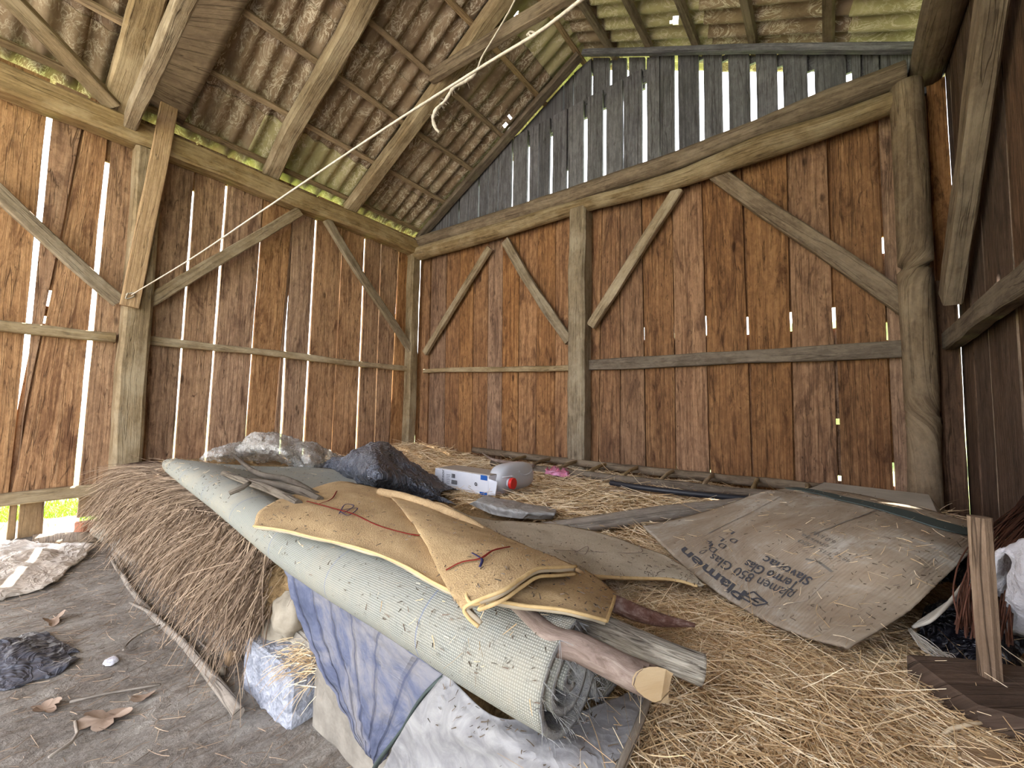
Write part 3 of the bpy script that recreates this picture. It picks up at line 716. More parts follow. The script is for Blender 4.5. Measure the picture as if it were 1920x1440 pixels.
brace('wall_rail', (-60, 605), (216, 633), -3.91, .065, .05, 'pale horizontal rail on the left wall, left of the thick post', 'beam', 'rail')
brace('wall_rail', (270, 637), (768, 692), -3.91, .055, .05, 'pale horizontal rail on the left wall, right of the thick post', 'beam', 'rail', live=.3)
brace('wall_rail', (796, 696), (1068, 690), 3.16, .055, .045, 'horizontal rail between the far corner post and the middle post', 'beam', 'rail', ax='y', live=.3)
brace('wall_rail', (1104, 686), (1708, 650), 3.16, .085, .05, 'wavy horizontal rail right of the middle post', 'beam_dark', 'rail', ax='y', live=.35, bend=-.01)
brace('sill_board', (-40, 940), (205, 916), -3.91, .075, .06, 'low horizontal sill timber above the grassy gap', 'beam', 'rail')
a = X(1772, 640, .52); beam('wall_rail', (a[0], 3.1, 1.27), (.5, 1.2, 1.30), .1, .06, (1, 0, 0), M['beam_dark'], 'horizontal rail on the right wall reaching toward the viewer', 'rail', rough=.008, live=.2)
rp2 = Y(1772, 700, 3.1)[0]
beam('backing_plank', (rp2+.01, 3.13, 0), (rp2+.01, 3.13, 1.6), .1, .03, (0, 1, 0), M['plank_right'], 'dark upright plank standing behind the rough corner post', 'plank')

# boards under the sill
for (p, q, lb) in (((15, 968), (30, 968), 'short dark board hanging under the sill at the left edge'), ((40, 965), (86, 965), 'short brown board left of the grassy gap under the sill')):
    a, b = X(*p, XL), X(*q, XL)
    beam('short_board', ((XL-.012), (a[1]+b[1])/2, -.03), ((XL-.012), (a[1]+b[1])/2, .27), abs(b[1]-a[1]), .022, (1, 0, 0), M['brownboard'], lb, 'board')
a, b = X(147, 945, XL), X(197, 945, XL)
beam('short_board', (XL-.012, (a[1]+b[1])/2+.02, .10), (XL-.012, (a[1]+b[1])/2+.02, .27), abs(b[1]-a[1])+.04, .022, (1, 0, 0), M['brownboard'], 'short dark board hanging over the grassy gap, beside the thick post', 'board')

# rafters: squared timbers under the left slope
def roofL(y, s, off):
    return V(XL, y, ZE)+unit(V(1, 0, SL))*s+NL*off
def roofR(y, s, off):
    return V(XR, y, ZE)+unit(V(-1, 0, SL))*s+NR*off
LS = math.hypot(XM-XL, SL*(XM-XL))
for px, lb, wd in (((247, 110), 'thick rafter rising from the wall plate above the thick post', .14), ((570, 215), 'second rafter along the left roof slope, left of the clothesline', .12), ((742, 280), 'third rafter of the left roof slope crossing behind the knotted rope', .12)):
    y = RL(*px, -.14)[1]
    beam('rafter', roofL(y, .02, -.115), roofL(y, LS-.09, -.115), wd, .11, NL, M['beam'], lb, 'rafter', rough=.007, live=.12)
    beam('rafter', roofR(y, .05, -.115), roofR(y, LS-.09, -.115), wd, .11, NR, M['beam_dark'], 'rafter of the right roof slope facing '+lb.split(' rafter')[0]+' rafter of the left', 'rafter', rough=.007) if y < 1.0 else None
beam('rafter', roofL(-.45, .02, -.115), roofL(-.45, LS, -.115), .12, .11, NL, M['beam'], 'rafter overhead just outside the left edge of the view', 'rafter')
beam('rake_rafter', roofL(3.13, .03, -.085), roofL(3.13, LS-.07, -.085), .09, .05, NL, M['beam_dark'], 'narrow rake rafter against the gable boards, left slope', 'rafter')
beam('rake_rafter', roofR(3.13, .03, -.085), roofR(3.13, LS-.07, -.085), .05, .045, NR, M['gable'], 'dark rake board along the gable top, right slope', 'rafter')
# battens along the slopes
for i, (px, lb) in enumerate((((327, 223), 'lowest'), ((640, 270), 'second lowest'), ((787, 250), 'third'), ((847, 173), 'fourth'), ((1010, 183), 'fifth'), ((1083, 100), 'uppermost'))):
    p = RL(*px, -.045); s_ = np.dot(p-V(XL, 0, ZE), unit(V(1, 0, SL)))
    beam('roof_batten', roofL(-2.6, s_, -.045), roofL(3.38, s_, -.045), .045, .03, NL, M['batten'], lb+' of the battens crossing the left roof slope', 'batten', 'battens of the left slope', rough=.004, bend=random.uniform(-.01, .01))
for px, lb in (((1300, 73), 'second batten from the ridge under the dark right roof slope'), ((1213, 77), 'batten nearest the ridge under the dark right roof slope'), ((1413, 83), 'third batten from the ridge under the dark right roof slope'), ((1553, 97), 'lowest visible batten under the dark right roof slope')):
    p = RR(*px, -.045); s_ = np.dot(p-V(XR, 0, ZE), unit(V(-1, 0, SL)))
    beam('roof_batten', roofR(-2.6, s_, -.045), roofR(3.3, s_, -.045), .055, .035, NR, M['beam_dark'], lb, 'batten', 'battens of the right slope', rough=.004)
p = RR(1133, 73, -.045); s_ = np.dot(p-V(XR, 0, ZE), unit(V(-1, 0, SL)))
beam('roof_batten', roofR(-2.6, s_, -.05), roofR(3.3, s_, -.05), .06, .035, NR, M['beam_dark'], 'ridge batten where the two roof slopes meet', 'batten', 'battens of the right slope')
# collar tie, strut, nailed board, wind brace, wide board
yc = RL(742, 280, -.14)[1]-.08
a = Y(825, 135, yc); b = Y(1075, -12, yc); d = unit(b-a)
beam('collar_tie', a-d*.1, a+d*1.5, .10, .05, (0, 1, 0), M['beam_dark'], 'collar tie crossing behind the two ropes high in the roof', 'beam', rough=.006)
a = Y(258, 268, .60); b = Y(402, -15, .60)
beam('roof_strut', (a[0], .52, a[2]), (b[0], .52, b[2]), .12, .07, (0, 1, 0), M['beam'], 'squared strut rising steeply from the thick post head', 'strut', rough=.006)
a = X(243, 575, -3.78); b = X(327, 150, -3.72)
beam('nailed_board', a, b, .10, .035, (1, 0, 0), M['fresh'], 'fresh orange board nailed leaning on the thick post', 'board', rough=.003)
a = RL(212, 198, -.17); b = RL(10, -10, -.17)
beam('wind_brace', a, b, .10, .045, NL, M['beam'], 'thin wind brace in the top left corner under the roof', 'brace', rough=.005)
G = cgrid([[RL(262, 180, -.10), RL(300, -60, -.10)], [RL(342, 235, -.10), RL(500, -60, -.10)]], 8, 16)
sheet('roof_board', wrinkle(G, .004, 3), .018, M['brownboard'], 'wide plain brown board under the roof sheets beside the strut', 'board', flip=False)

# ================================================================== HAY PLATFORM
def sm(a, b, x):
    t = max(0.0, min(1.0, (x-a)/(b-a))); return t*t*(3-2*t)
def H(x, y):
    h = .372+.085*(1-sm(-2.6, -1.3, x))*(1-sm(1.2, 2.2, y))+.09*(1-sm(-3.7, -2.6, x))*sm(2.2, 3.1, y)
    h += .02*nz(x*2.2, y*2.2, 3)*sm(.55, 1.3, y)+.010*nz(x*8, y*8, 6)
    h += .02*sm(-.25, .1, x)*(1-sm(.7, 1.3, y))*nz(x*3, y*3, 1)-.015*sm(-.7, -.4, x)*sm(.95, 1.2, y)
    return h
def yfront(x): return .56+.06*sm(-1.5, -1.25, x)-.20*sm(-.62, -.35, x)
def hay_platform():
    xs = np.arange(-3.93, .56, .03); mb = MB(); vs_ = []; K = None
    for x in xs:
        yf = yfront(x); left = 1-sm(-3.93, -3.55, x)*.999
        b_ = .06*sm(-1.4, -1.2, x); prof = [(yf+.10+b_, .05), (yf+.05+b_, .12), (yf+.0+b_, .2), (yf-.01+b_, .28), (yf+.02+b_*.6, .34), (yf+.07, H(x, yf+.07)-.012)]
        ys = [yf+.07+(3.19-yf-.07)*k/90 for k in range(1, 91)]
        col = [V(x, y+.02*nz(x*5, z*8, 2), z) for y, z in prof]+[V(x, y, H(x, y)) for y in ys]
        col = [V(p[0], p[1], min(p[2], .05+.42*(1-left)+.30)) for p in col]
        K = len(col); vs_ += col
    n = len(xs); fs = [[i*K+j, (i+1)*K+j, (i+1)*K+j+1, i*K+j+1] for i in range(n-1) for j in range(K-1)]
    c = [0 if (vs_[f[0]][0] > -1.6 or vs_[f[0]][1] > .8) else 1 for f in fs]
    mb.add(vs_, fs, None, .5, [int(q) for q in c]); o = mb.build('hay_bed', [M['haybody'], M['thatchbody']])
    tag(o, 'deep bed of dry hay filling the platform along the walls', 'hay', kind='stuff'); return o
bed = hay_platform()
Hv = np.vectorize(H)
def hay_blades(n, x0, x1, y0, y1, lmin, lmax, w_, mat, name, keep=None, up_=.18):
    x = rng.uniform(x0, x1, n); y = rng.uniform(y0, y1, n)
    if keep is not None:
        k = keep(x, y); x, y = x[k], y[k]; n = len(x)
    z = Hv(x, y)+rng.uniform(-.004, .020, n); th = rng.uniform(0, 2*math.pi, n)
    D = np.stack([np.cos(th), np.sin(th), rng.normal(0, up_, n)], 1); D /= np.linalg.norm(D, axis=1, keepdims=True)
    return strands(name, np.stack([x, y, z], 1), D, rng.uniform(lmin, lmax, n), w_, M[mat], .15, None, 3,
                   clampz=lambda P: np.maximum(P[:, :, 2], (.365+.085*(P[:, :, 0] < -2.2)*(P[:, :, 1] < 1.5))-.01))
near = lambda x, y: (y > np.where(x < -.40, 1.0, np.where(x < -.245, .82, .42)))
h1 = hay_blades(85000, -.55, .54, .42, 1.75, .03, .13, .0017, 'straw', 'loose_hay', near)
tag(h1, 'loose pale hay blades strewn in front, below the cardboard', 'hay', kind='stuff')
h2 = hay_blades(20000, -3.8, .5, 1.5, 3.1, .06, .2, .0034, 'straw', 'loose_hay')
tag(h2, 'loose hay lying along the foot of the back wall', 'hay', kind='stuff')
def thatch():
    n = 15000; x = rng.uniform(-3.75, -1.36, n); yf = .56; t = rng.random(n)
    top = t < .48
    y = np.where(top, rng.uniform(.60, 1.0, n), yf+rng.uniform(-.02, .03, n)); lift = (1-np.array([sm(-3.93, -3.5, q)*.999 for q in x]))
    z = np.where(top, Hv(x, y)+.008, rng.uniform(.2, .44, n)); z = np.minimum(z, .47-.3*lift)
    D = np.where(top[:, None], np.stack([rng.normal(-.55, .45, n), rng.normal(-.8, .3, n), rng.normal(.0, .12, n)], 1),
                 np.stack([rng.normal(-.25, .30, n), rng.normal(-.32, .16, n), rng.normal(-.75, .2, n)], 1))
    D /= np.linalg.norm(D, axis=1, keepdims=True); L = np.where(top, rng.uniform(.06, .22, n), rng.uniform(.07, .24, n)*(.55+.45*(z > .3)))
    o = strands('old_thatch', np.stack([x, y, z], 1), D, L, .0034, M['thatch'], np.where(top, .45, .25), None, 4)
    tag(o, 'brown old straw hanging over the left front edge of the hay bed', 'straw', kind='stuff')
thatch()
# ---- what carries the platform
a = Z(207, 955, .21); b = V(-1.35, .6, .19)
beam('edge_plank', (-3.76, .59, .20), (-1.5, .60, .16), .05, .07, (0, 0, 1), M['driftwood'], 'split timber edging the underside of the hay bed, from the thick post', 'plank', rough=.006)
def block(name, c, dims, rz, mat, label, cat, rough=.006, rx=0.0, n=14, seed=3.0, parent=None, tilt=0.0):
    """weathered masonry block: subdivided box with chipped faces and edges"""
    mb = MB(); L, W, Ht = dims; R = Matrix.Rotation(rz, 3, 'Z') @ Matrix.Rotation(rx, 3, 'X') @ Matrix.Rotation(tilt, 3, 'Y')
    for ax in range(3):
        for sgn in (-1, 1):
            vs_ = []
            for i in range(n+1):
                for j in range(n+1):
                    p = [0, 0, 0]; p[ax] = sgn; p[(ax+1) % 3] = (2*i/n-1)*sgn; p[(ax+2) % 3] = 2*j/n-1
                    q = V(p[0]*L/2, p[1]*W/2, p[2]*Ht/2+Ht/2); e = sorted(abs(v) for v in p)[1]
                    d = unit(V(*p)); k = nz(q[0]*14+seed, q[1]*14, q[2]*14)+.5*nz(q[0]*40+seed, q[1]*40, q[2]*40)
                    q = q+d*(k*rough-(.006+.01*max(0, nz(q[0]*9, q[1]*9+seed, q[2]*9)))*(1 if e > .99 else 0))
                    vs_.append(V(*c)+np.array(R @ Vector(q)))
            mb.add(vs_, [[i*(n+1)+j, (i+1)*(n+1)+j, (i+1)*(n+1)+j+1, i*(n+1)+j+1] for i in range(n) for j in range(n)])
    return tag(mb.build(name, M[mat], parent, smooth=False), label, cat)
block('foundation_block', (-3.10, .63, -.01), (.34, .2, .18), .1, 'concrete', 'grey concrete block under the far left corner of the hay bed', 'block')
block('aerated_block', (-1.295, .650, -.01), (.285, .20, .155), .03, 'aac', 'pitted bluish white block on the floor in front of the quilt', 'block', rough=.010, n=26)
block('concrete_slab', (-.90, .655, .0), (.44, .12, .165), .0, 'concrete', 'grey concrete slab edge half hidden below the quilt', 'slab', seed=9)
block('concrete_slab', (-1.30, .68, .143), (.30, .12, .05), -.05, 'concrete', 'flat mortar slab lying on top of the pitted white block', 'slab', seed=5)
rock('field_stone', Y(545, 1150, .62), (.06, .05, .06), M['stone'], 'pale rounded stone between thatch and blue quilt', 'stone')
rock('field_stone', Y(505, 1185, .60)+V(0, .03, 0), (.08, .05, .05), M['stone'], 'greyish stone left of the pale rounded stone', 'stone', seed=12)
rock('field_stone', X(197, 985, -3.62)*V(1, 1, 0)+V(0, .02, .06), (.10, .08, .075), M['stone'], 'brown stone at the foot of the thick post', 'stone', seed=20)

# ================================================================== THINGS ON THE HAY
# ---- rolled grey carpet: spiral profile lofted along the roll
def carpet():
    root = empty('rolled_carpet', (-1.6, .6, .38), 'long grey woven-back carpet, rolled along its front edge, lying across the hay', 'carpet')
    ST = [(-.30, .462, .083, .735, .388), (-.47, .466, .081, .755, .388), (-.65, .476, .078, .79, .39), (-1.15, .505, .068, .90, .392), (-1.75, .530, .060, 1.18, .445), (-2.3, .555, .052, 1.34, .485), (-2.75, .61, .040, 1.06, .49), (-3.02, .665, .022, .86, .50)]
    S = cgrid([[s_, s_] for s_ in [(a, b, c) for a, b, c, d, e in ST]], 110, 1)[:, 0]; S2 = cgrid([[(a, d, e)]*2 for a, b, c, d, e in ST], 110, 1)[:, 0]
    turns = 2.6; nth = 74; rows = []
    for (x, fy, R), (_, by, zb) in zip(S, S2):
        R = max(R, .012); yc = fy+R; zc = zb+R; row = []
        nb = 22
        for k in range(nb):                # flat part from the back edge to the roll's crown
            f = k/nb; y = by+(yc-by)*f; rise = sm(.45, 1.0, f)
            row.append(V(x, y, max(zb+.006, H(x, y)+.012)*(1-rise)+(zc+R)*rise+.004*nz(x*4, y*9, 2)))
        for k in range(nth+1):             # around the front, under and inwards
            th = math.pi/2+k/nth*turns*2*math.pi; r = R*(1-.86*(k/nth)**1.05)
            sq = 1+.13*math.sin(2*th+1.2)*(k/nth)
            row.append(V(x+(.018*nz(k*.15, 5, 1) if x > -.3 else 0), yc+r*math.cos(th)*1.12*sq, zc+r*math.sin(th)*.93+.0015*nz(x*12, k*.2, 3)))
        rows.append(row)
    G = np.array(rows)[::-1]
    mb = MB(); sheet_into(mb, G, .010, (0, 1), flip=True); o = mb.build('carpet_sheet', [M['carpet'], M['carpet_pile']], root)
    # frayed threads at the near end
    n = 260; k = rng.integers(10, 90, n); e = G[-1][k]; D = np.stack([rng.uniform(.3, 1, n), rng.normal(0, .4, n), rng.normal(-.3, .4, n)], 1); D /= np.linalg.norm(D, axis=1, keepdims=True)
    f = strands('frayed_fringe', e, D, rng.uniform(.008, .028, n), .0012, M['carpet_pile'], .3, root); f['kind'] = 'stuff'
    return G
CG = carpet()

def log(name, pts, rad, bark, label, end=True, **k):
    mb = MB(); tube_into(mb, pts, rad, seg=18, mi=0, cap=1, rough=.10, fr=9, n=70, **k)
    return tag(mb.build(name, [M[bark], M['cut_end']]), label, 'log')
log('cut_branch', [Z(905, 1118, .535), Z(960, 1140, .535), Z(1030, 1195, .53), Z(1090, 1215, .525), Z(1180, 1262, .50), Z(1262, 1296, .485)], [.017, .0175, .018, .019, .020, .0205], 'bark_brown', 'bent brown-barked pole with a pale sawn end, lying on the rolled carpet', knob=.25, obl=V(.2, -1.75, .8))
log('cut_branch', [Z(975, 1118, .50), Z(1080, 1160, .49), Z(1200, 1210, .465), Z(1318, 1256, .445)], [.021, .0225, .023, .024], 'bark_grey', 'straight grey ridged-bark pole beside the bent brown one')
log('cut_branch', [Z(1110, 1110, .46), Z(1170, 1140, .45), Z(1230, 1160, .435), Z(1302, 1172, .425)], [.017, .018, .014, .004], 'bark_red', 'short reddish branch with a pointed tip poking out under the rug')

RUGS = []
def rug():
    root = empty('folded_rug', tuple(Z(800, 1010, .52)), 'ochre rug with dark red line, folded over on the rolled carpet', 'rug')
    fr_ = [((475, 985), .548), ((560, 1000), .548), ((700, 1037), .553), ((853, 1112), .56), ((930, 1128), .57), ((1075, 1148), .56), ((1138, 1163), .54)]
    md_ = [((488, 955), .566), ((600, 955), .562), ((725, 975), .558), ((865, 1040), .56), ((970, 1080), .57), ((1085, 1110), .56), ((1147, 1138), .53)]
    bk_ = [((530, 934), .556), ((640, 903), .53), ((740, 925), .50), ((905, 990), .485), ((1000, 1025), .50), ((1095, 1066), .50), ((1155, 1110), .48)]
    G = cgrid([[Z(*p, z) for p, z in r_] for r_ in (fr_, md_, bk_)], 34, 90)
    G = wrinkle(G, .004, 9, 3); GA = G
    sheet('lower_panel', G, .007, [M['rug'], M['rug_back']], parent=root, mi=(0, 1), flip=True)
    nrm = normals(G)
    tube('binding', [p for p in G[0][::6]], .0028, M['binding'], parent=root, seg=8, n=90)
    tube('binding', [p for p in G[:, -1][::6]], .0028, M['binding'], parent=root, seg=8, n=30)
    rB = [[((878, 1134), .585), ((945, 1108), .60), ((1010, 1066), .60), ((1080, 1062), .57)],
          [((836, 1079), .59), ((900, 1060), .605), ((960, 1030), .60), ((1018, 1036), .565)],
          [((786, 985), .58), ((850, 1000), .59), ((905, 1005), .58), ((950, 1006), .55)],
          [((738, 930), .54), ((790, 945), .54), ((845, 965), .535), ((905, 985), .53)]]
    rBw = [[Z(*p, z) for p, z in r_] for r_ in rB]
    rBw = [[r_[0]+V(.012, .01, -.028), r_[0]+V(-.006, 0, -.006)]+r_[1:] for r_ in rBw]
    B = cgrid(rBw, 50, 56); B = wrinkle(B, .003, 9, 8)
    sheet('folded_panel', B, .008, [M['rug'], M['rug_back']], parent=root, mi=(0, 1), flip=True)
    # soft turned fold on the panel's left side and its bound lower edge, doubled like in the photo
    tube('binding', [B[0, j] for j in range(0, 57, 7)], .0028, M['binding'], parent=root, seg=8, n=50)
    tube('binding', [Z(938, 1100, .588), Z(905, 1106, .590), Z(886, 1104, .590), Z(875, 1116, .588), Z(884, 1131, .586), Z(908, 1131, .584)]+[B[0, j]+V(.0, -.002, -.013) for j in range(21, 57, 7)], .0028, M['binding'], parent=root, seg=8, n=90)
    tube('rolled_edge', [Z(712, 922, .535), Z(760, 933, .54), Z(830, 957, .545), Z(880, 980, .54), Z(908, 994, .54)], [.014, .016, .015, .013, .008], M['rug'], parent=root, seg=16, rough=.06, n=50)
    D_ = [[((800, 934), .49), ((905, 972), .48), ((1000, 978), .47), ((1100, 993), .455), ((1200, 1022), .445), ((1272, 1055), .435), ((1320, 1096), .425)],
          [((850, 955), .505), ((930, 998), .51), ((1030, 1018), .495), ((1110, 1040), .47), ((1200, 1058), .45), ((1265, 1075), .435), ((1318, 1099), .42)],
          [((880, 985), .51), ((975, 1020), .53), ((1078, 1060), .54), ((1118, 1082), .48), ((1195, 1083), .44), ((1262, 1087), .425), ((1316, 1102), .415)]]
    Dg = cgrid([[Z(*p, z) for p, z in r_] for r_ in D_], 30, 80); Dg = wrinkle(Dg, .006, 7, 4)
    o = sheet('turned_back_panel', Dg, .007, [M['rug_back'], M['rug']], parent=root, mi=(0, 1)); o['label'] = 'pale backing side of the rug'
    tube('binding', [p for p in Dg[-1][36::7]], .004, M['binding'], parent=root, seg=8, n=60)
    # woven line pattern
    def lift(Gr, pix, off=.004, z=.56):
        flat = Gr.reshape(-1, 3); c = flat-CAM; dep = c@fw; pu = 960+FPX*(c@rt)/dep; pv = 720-FPX*(c@up)/dep; out = []
        for (a, b) in pix:
            k = np.argmin((pu-a)**2+(pv-b)**2); out.append(flat[k]+V(0, 0, off))
        return out
    def line(Gr, pix, r, m, nm='woven_line'): tube(nm, lift(Gr, pix), r, m, parent=root, seg=6, n=40, flat=.35, rough=.3, fr=60)
    RUGS.extend([GA, B, Dg])
    line(GA, [(575, 944), (632, 960), (668, 966), (700, 985), (735, 998), (770, 1003), (797, 1006)], .0028, M['rug_red'])
    line(GA, [(632, 922), (620, 938), (600, 948)], .0022, M['rug_red'])
    line(GA, [(634, 966), (650, 950), (662, 950), (648, 966)], .0016, M['rug_blue'], 'woven_knot'); line(GA, [(640, 958), (668, 955), (652, 968), (636, 962)], .0016, M['rug_blue'], 'woven_knot')
    line(B, [(838, 1074), (862, 1060), (900, 1050), (925, 1036), (955, 1030)], .0026, M['rug_red'])
    line(B, [(887, 1041), (898, 1050), (905, 1055), (900, 1066)], .0022, M['rug_blue'], 'woven_knot')
    line(Dg, [(1035, 1032), (1100, 1036), (1195, 1040), (1200, 1022)], .0014, M['rug_blue_back'])
    line(Dg, [(1072, 1030), (1095, 1042), (1100, 1028), (1076, 1040)], .0013, M['rug_blue_back'], 'woven_knot')
rug()

# ---- grey dry branches lying on the far end of the carpet
def driftbranch(paths, label):
    mb = MB()
    for pts, rad in paths: tube_into(mb, [Z(a, b, z) for a, b, z in pts], rad, seg=10, rough=.2, fr=12)
    tag(mb.build('dry_branch', M['drift_dark']), label, 'branch')
driftbranch([([(418, 887, .585), (462, 903, .585), (510, 920, .568), (560, 945, .56)], [.009, .012, .014, .012]), ([(455, 902, .585), (490, 905, .58), (560, 920, .565), (600, 938, .555)], [.008, .013, .015, .013]), ([(430, 925, .575), (455, 914, .59), (468, 905, .60)], [.008, .009, .007])], 'forked grey dry branch lying on the carpet left of the rug')
driftbranch([([(435, 850, .565), (470, 880, .565), (500, 893, .555), (540, 900, .545), (595, 930, .54)], [.007, .011, .013, .013, .014])], 'wavy grey dry branch running from the clear bags to the rug')

# ---- plastic mounds
def mound(name, front, mid, ridge, depth, mats, label, cat, amp=.02, fr=6, ridged=True, th=.003, seed=0, n=(46, 70)):
    F_ = [Z(*p, z) for p, z in front]; Md = [Z(*p, z) for p, z in mid]; R_ = [Z(*p, z) for p, z in ridge]
    d = unit(V(-.45, .9, 0)); B_ = [V(*(p+d*depth)) for p in R_]; B_ = [V(p[0], p[1], max(H(p[0], min(p[1], 3.15)), .37)) for p in B_]
    Bm = [(p+q)/2+V(0, 0, (p[2]-q[2])*.28) for p, q in zip(R_, B_)]
    G = cgrid([F_, Md, R_, Bm, B_], *n); G = wrinkle(G, amp, fr, seed, False); G = wrinkle(G, amp*.45, fr*2.7, seed+5, ridged, an=(1, 1, .5)); G = wrinkle(G, amp*.2, fr*7, seed+9, ridged)
    return sheet(name, G, th, mats, label, cat, flip=True)
mound('rubbish_bag', [((582, 884), .43), ((650, 912), .40), ((715, 928), .40), ((785, 938), .40), ((856, 947), .40)],
      [((596, 872), .48), ((655, 880), .54), ((706, 885), .58), ((766, 902), .51), ((838, 936), .42)],
      [((606, 866), .50), ((655, 849), .60), ((706, 828), .655), ((756, 868), .57), ((826, 926), .43)], .38, M['black_film'], 'crumpled black plastic sheet heaped between the clear bags and the white carton', 'plastic', amp=.020, fr=7)
mound('clear_bag', [((372, 862), .50), ((415, 866), .50), ((450, 862), .50), ((478, 855), .50)], [((380, 855), .53), ((415, 852), .56), ((450, 850), .55), ((480, 848), .54)],
      [((390, 846), .55), ((418, 834), .59), ((450, 832), .59), ((476, 842), .56)], .25, M['clear_film'], 'small dusty clear plastic bag at the left of the plastic heap', 'plastic bag', amp=.018, fr=9, seed=2, n=(30, 40))
mound('clear_bag', [((425, 858), .50), ((480, 865), .49), ((530, 870), .48), ((575, 886), .46)], [((435, 845), .56), ((485, 838), .61), ((530, 845), .60), ((566, 862), .52)],
      [((440, 834), .59), ((486, 811), .68), ((530, 816), .66), ((560, 840), .58)], .33, M['clear_film'], 'puffed clear plastic bag, the tallest of the plastic heap', 'plastic bag', amp=.022, fr=9, seed=6, n=(36, 46))
mound('clear_bag', [((548, 870), .46), ((575, 886), .45), ((600, 886), .45), ((620, 872), .44)], [((545, 848), .56), ((572, 856), .56), ((598, 860), .54), ((612, 862), .50)],
      [((546, 830), .61), ((572, 827), .62), ((594, 836), .59), ((608, 858), .50)], .28, M['clear_film'], 'clear plastic bag with bright creases, nearest the black plastic', 'plastic bag', amp=.02, fr=10, seed=11, n=(34, 40))
mound('plastic_scrap', [((610, 876), .43), ((640, 872), .42), ((665, 866), .42)], [((612, 864), .46), ((640, 860), .46), ((662, 860), .44)], [((616, 852), .49), ((638, 854), .48), ((658, 858), .45)], .15, M['clear_film'], 'flat scrap of clear plastic between the bags and the black plastic', 'plastic', amp=.008, fr=10, seed=21, n=(16, 24))

# ---- blue quilted cover hanging over the platform edge
root = empty('quilted_blanket', tuple(V(-.9, .5, .1)), 'faded blue quilted blanket hanging from under the rolled carpet to the floor', 'blanket')
Q = [[((524, 1036), .425), ((580, 1075), .415), ((640, 1118), .405), ((740, 1200), .395), ((835, 1268), .39)],
     [((546, 1115), .34), ((592, 1145), .335), ((650, 1182), .33), ((725, 1245), .33), ((795, 1312), .335)],
     [((582, 1212), .25), ((618, 1240), .25), ((665, 1278), .25), ((715, 1325), .25), ((758, 1368), .245)],
     [((632, 1312), .165), ((652, 1335), .16), ((675, 1362), .155), ((702, 1392), .15), ((720, 1418), .15)],
     [((672, 1395), .10), ((682, 1405), .10), ((690, 1415), .10), ((698, 1425), .10), ((706, 1440), .10)]]
Gq = wrinkle(cgrid([[Z(*p, z) for p, z in r_] for r_ in Q], 60, 60), .007, 7, 3, True); Gq = wrinkle(Gq, .004, 24, 8, True)
sheet('quilt', Gq, .012, M['quilt'], parent=root)
tube('edge_strap', [Gq[i, -1]+V(0, -.004, .003) for i in range(0, 61, 10)], .007, M['strap'], parent=root, seg=8, flat=.5)
Gp = [[((835, 1262), .386), ((935, 1345), .387), ((1085, 1330), .386), ((1228, 1282), .388)],
      [((790, 1318), .335), ((900, 1378), .368), ((1040, 1405), .386), ((1200, 1352), .388)],
      [((735, 1400), .215), ((850, 1420), .29), ((1010, 1450), .365), ((1172, 1440), .386)],
      [((712, 1450), .10), ((800, 1530), .19), ((970, 1560), .28), ((1120, 1580), .36)]]
Gp = wrinkle(cgrid([[Z(*p, z+.012) for p, z in r_] for r_ in Gp], 50, 60), .008, 5, 14, True)
sheet('ground_sheet', Gp, .003, M['grey_cloth'], 'dusty grey plastic sheet spread under the near end of the rolled carpet', 'plastic sheet')
tube('sheet_batten', [Z(1232, 1262, .405), Z(1205, 1340, .405), Z(1172, 1420, .405), Z(1140, 1500, .40)], .006, M['driftwood'], 'thin pale lath along the right edge of the grey plastic sheet', 'lath', seg=6)
n = 120; x = rng.uniform(-.84, -.765, n); D = np.stack([rng.normal(-.3, .5, n), rng.uniform(-1, -.2, n), rng.uniform(-.6, .2, n)], 1); D /= np.linalg.norm(D, axis=1, keepdims=True)
o = strands('straw_tuft', np.stack([x, np.full(n, .49), rng.uniform(.04, .09, n)], 1), D, rng.uniform(.02, .05, n), .0012, M['straw'], .3)
tag(o, 'tuft of straw sticking out between the quilt and the slab', 'straw', kind='stuff')
n = 260; c = V(-1.19, .57, .155); D = np.stack([rng.normal(-.9, .5, n), rng.normal(-.5, .3, n), rng.normal(-.1, .3, n)], 1); D /= np.linalg.norm(D, axis=1, keepdims=True)
o = strands('straw_tuft', c+rng.normal(0, 1, (n, 3))*V(.04, .02, .018)+V(.03, .03, .0), D, rng.uniform(.03, .09, n), .002, M['straw'], .4)
tag(o, 'straw tuft on the pitted white block, left of the quilt', 'straw', kind='stuff')

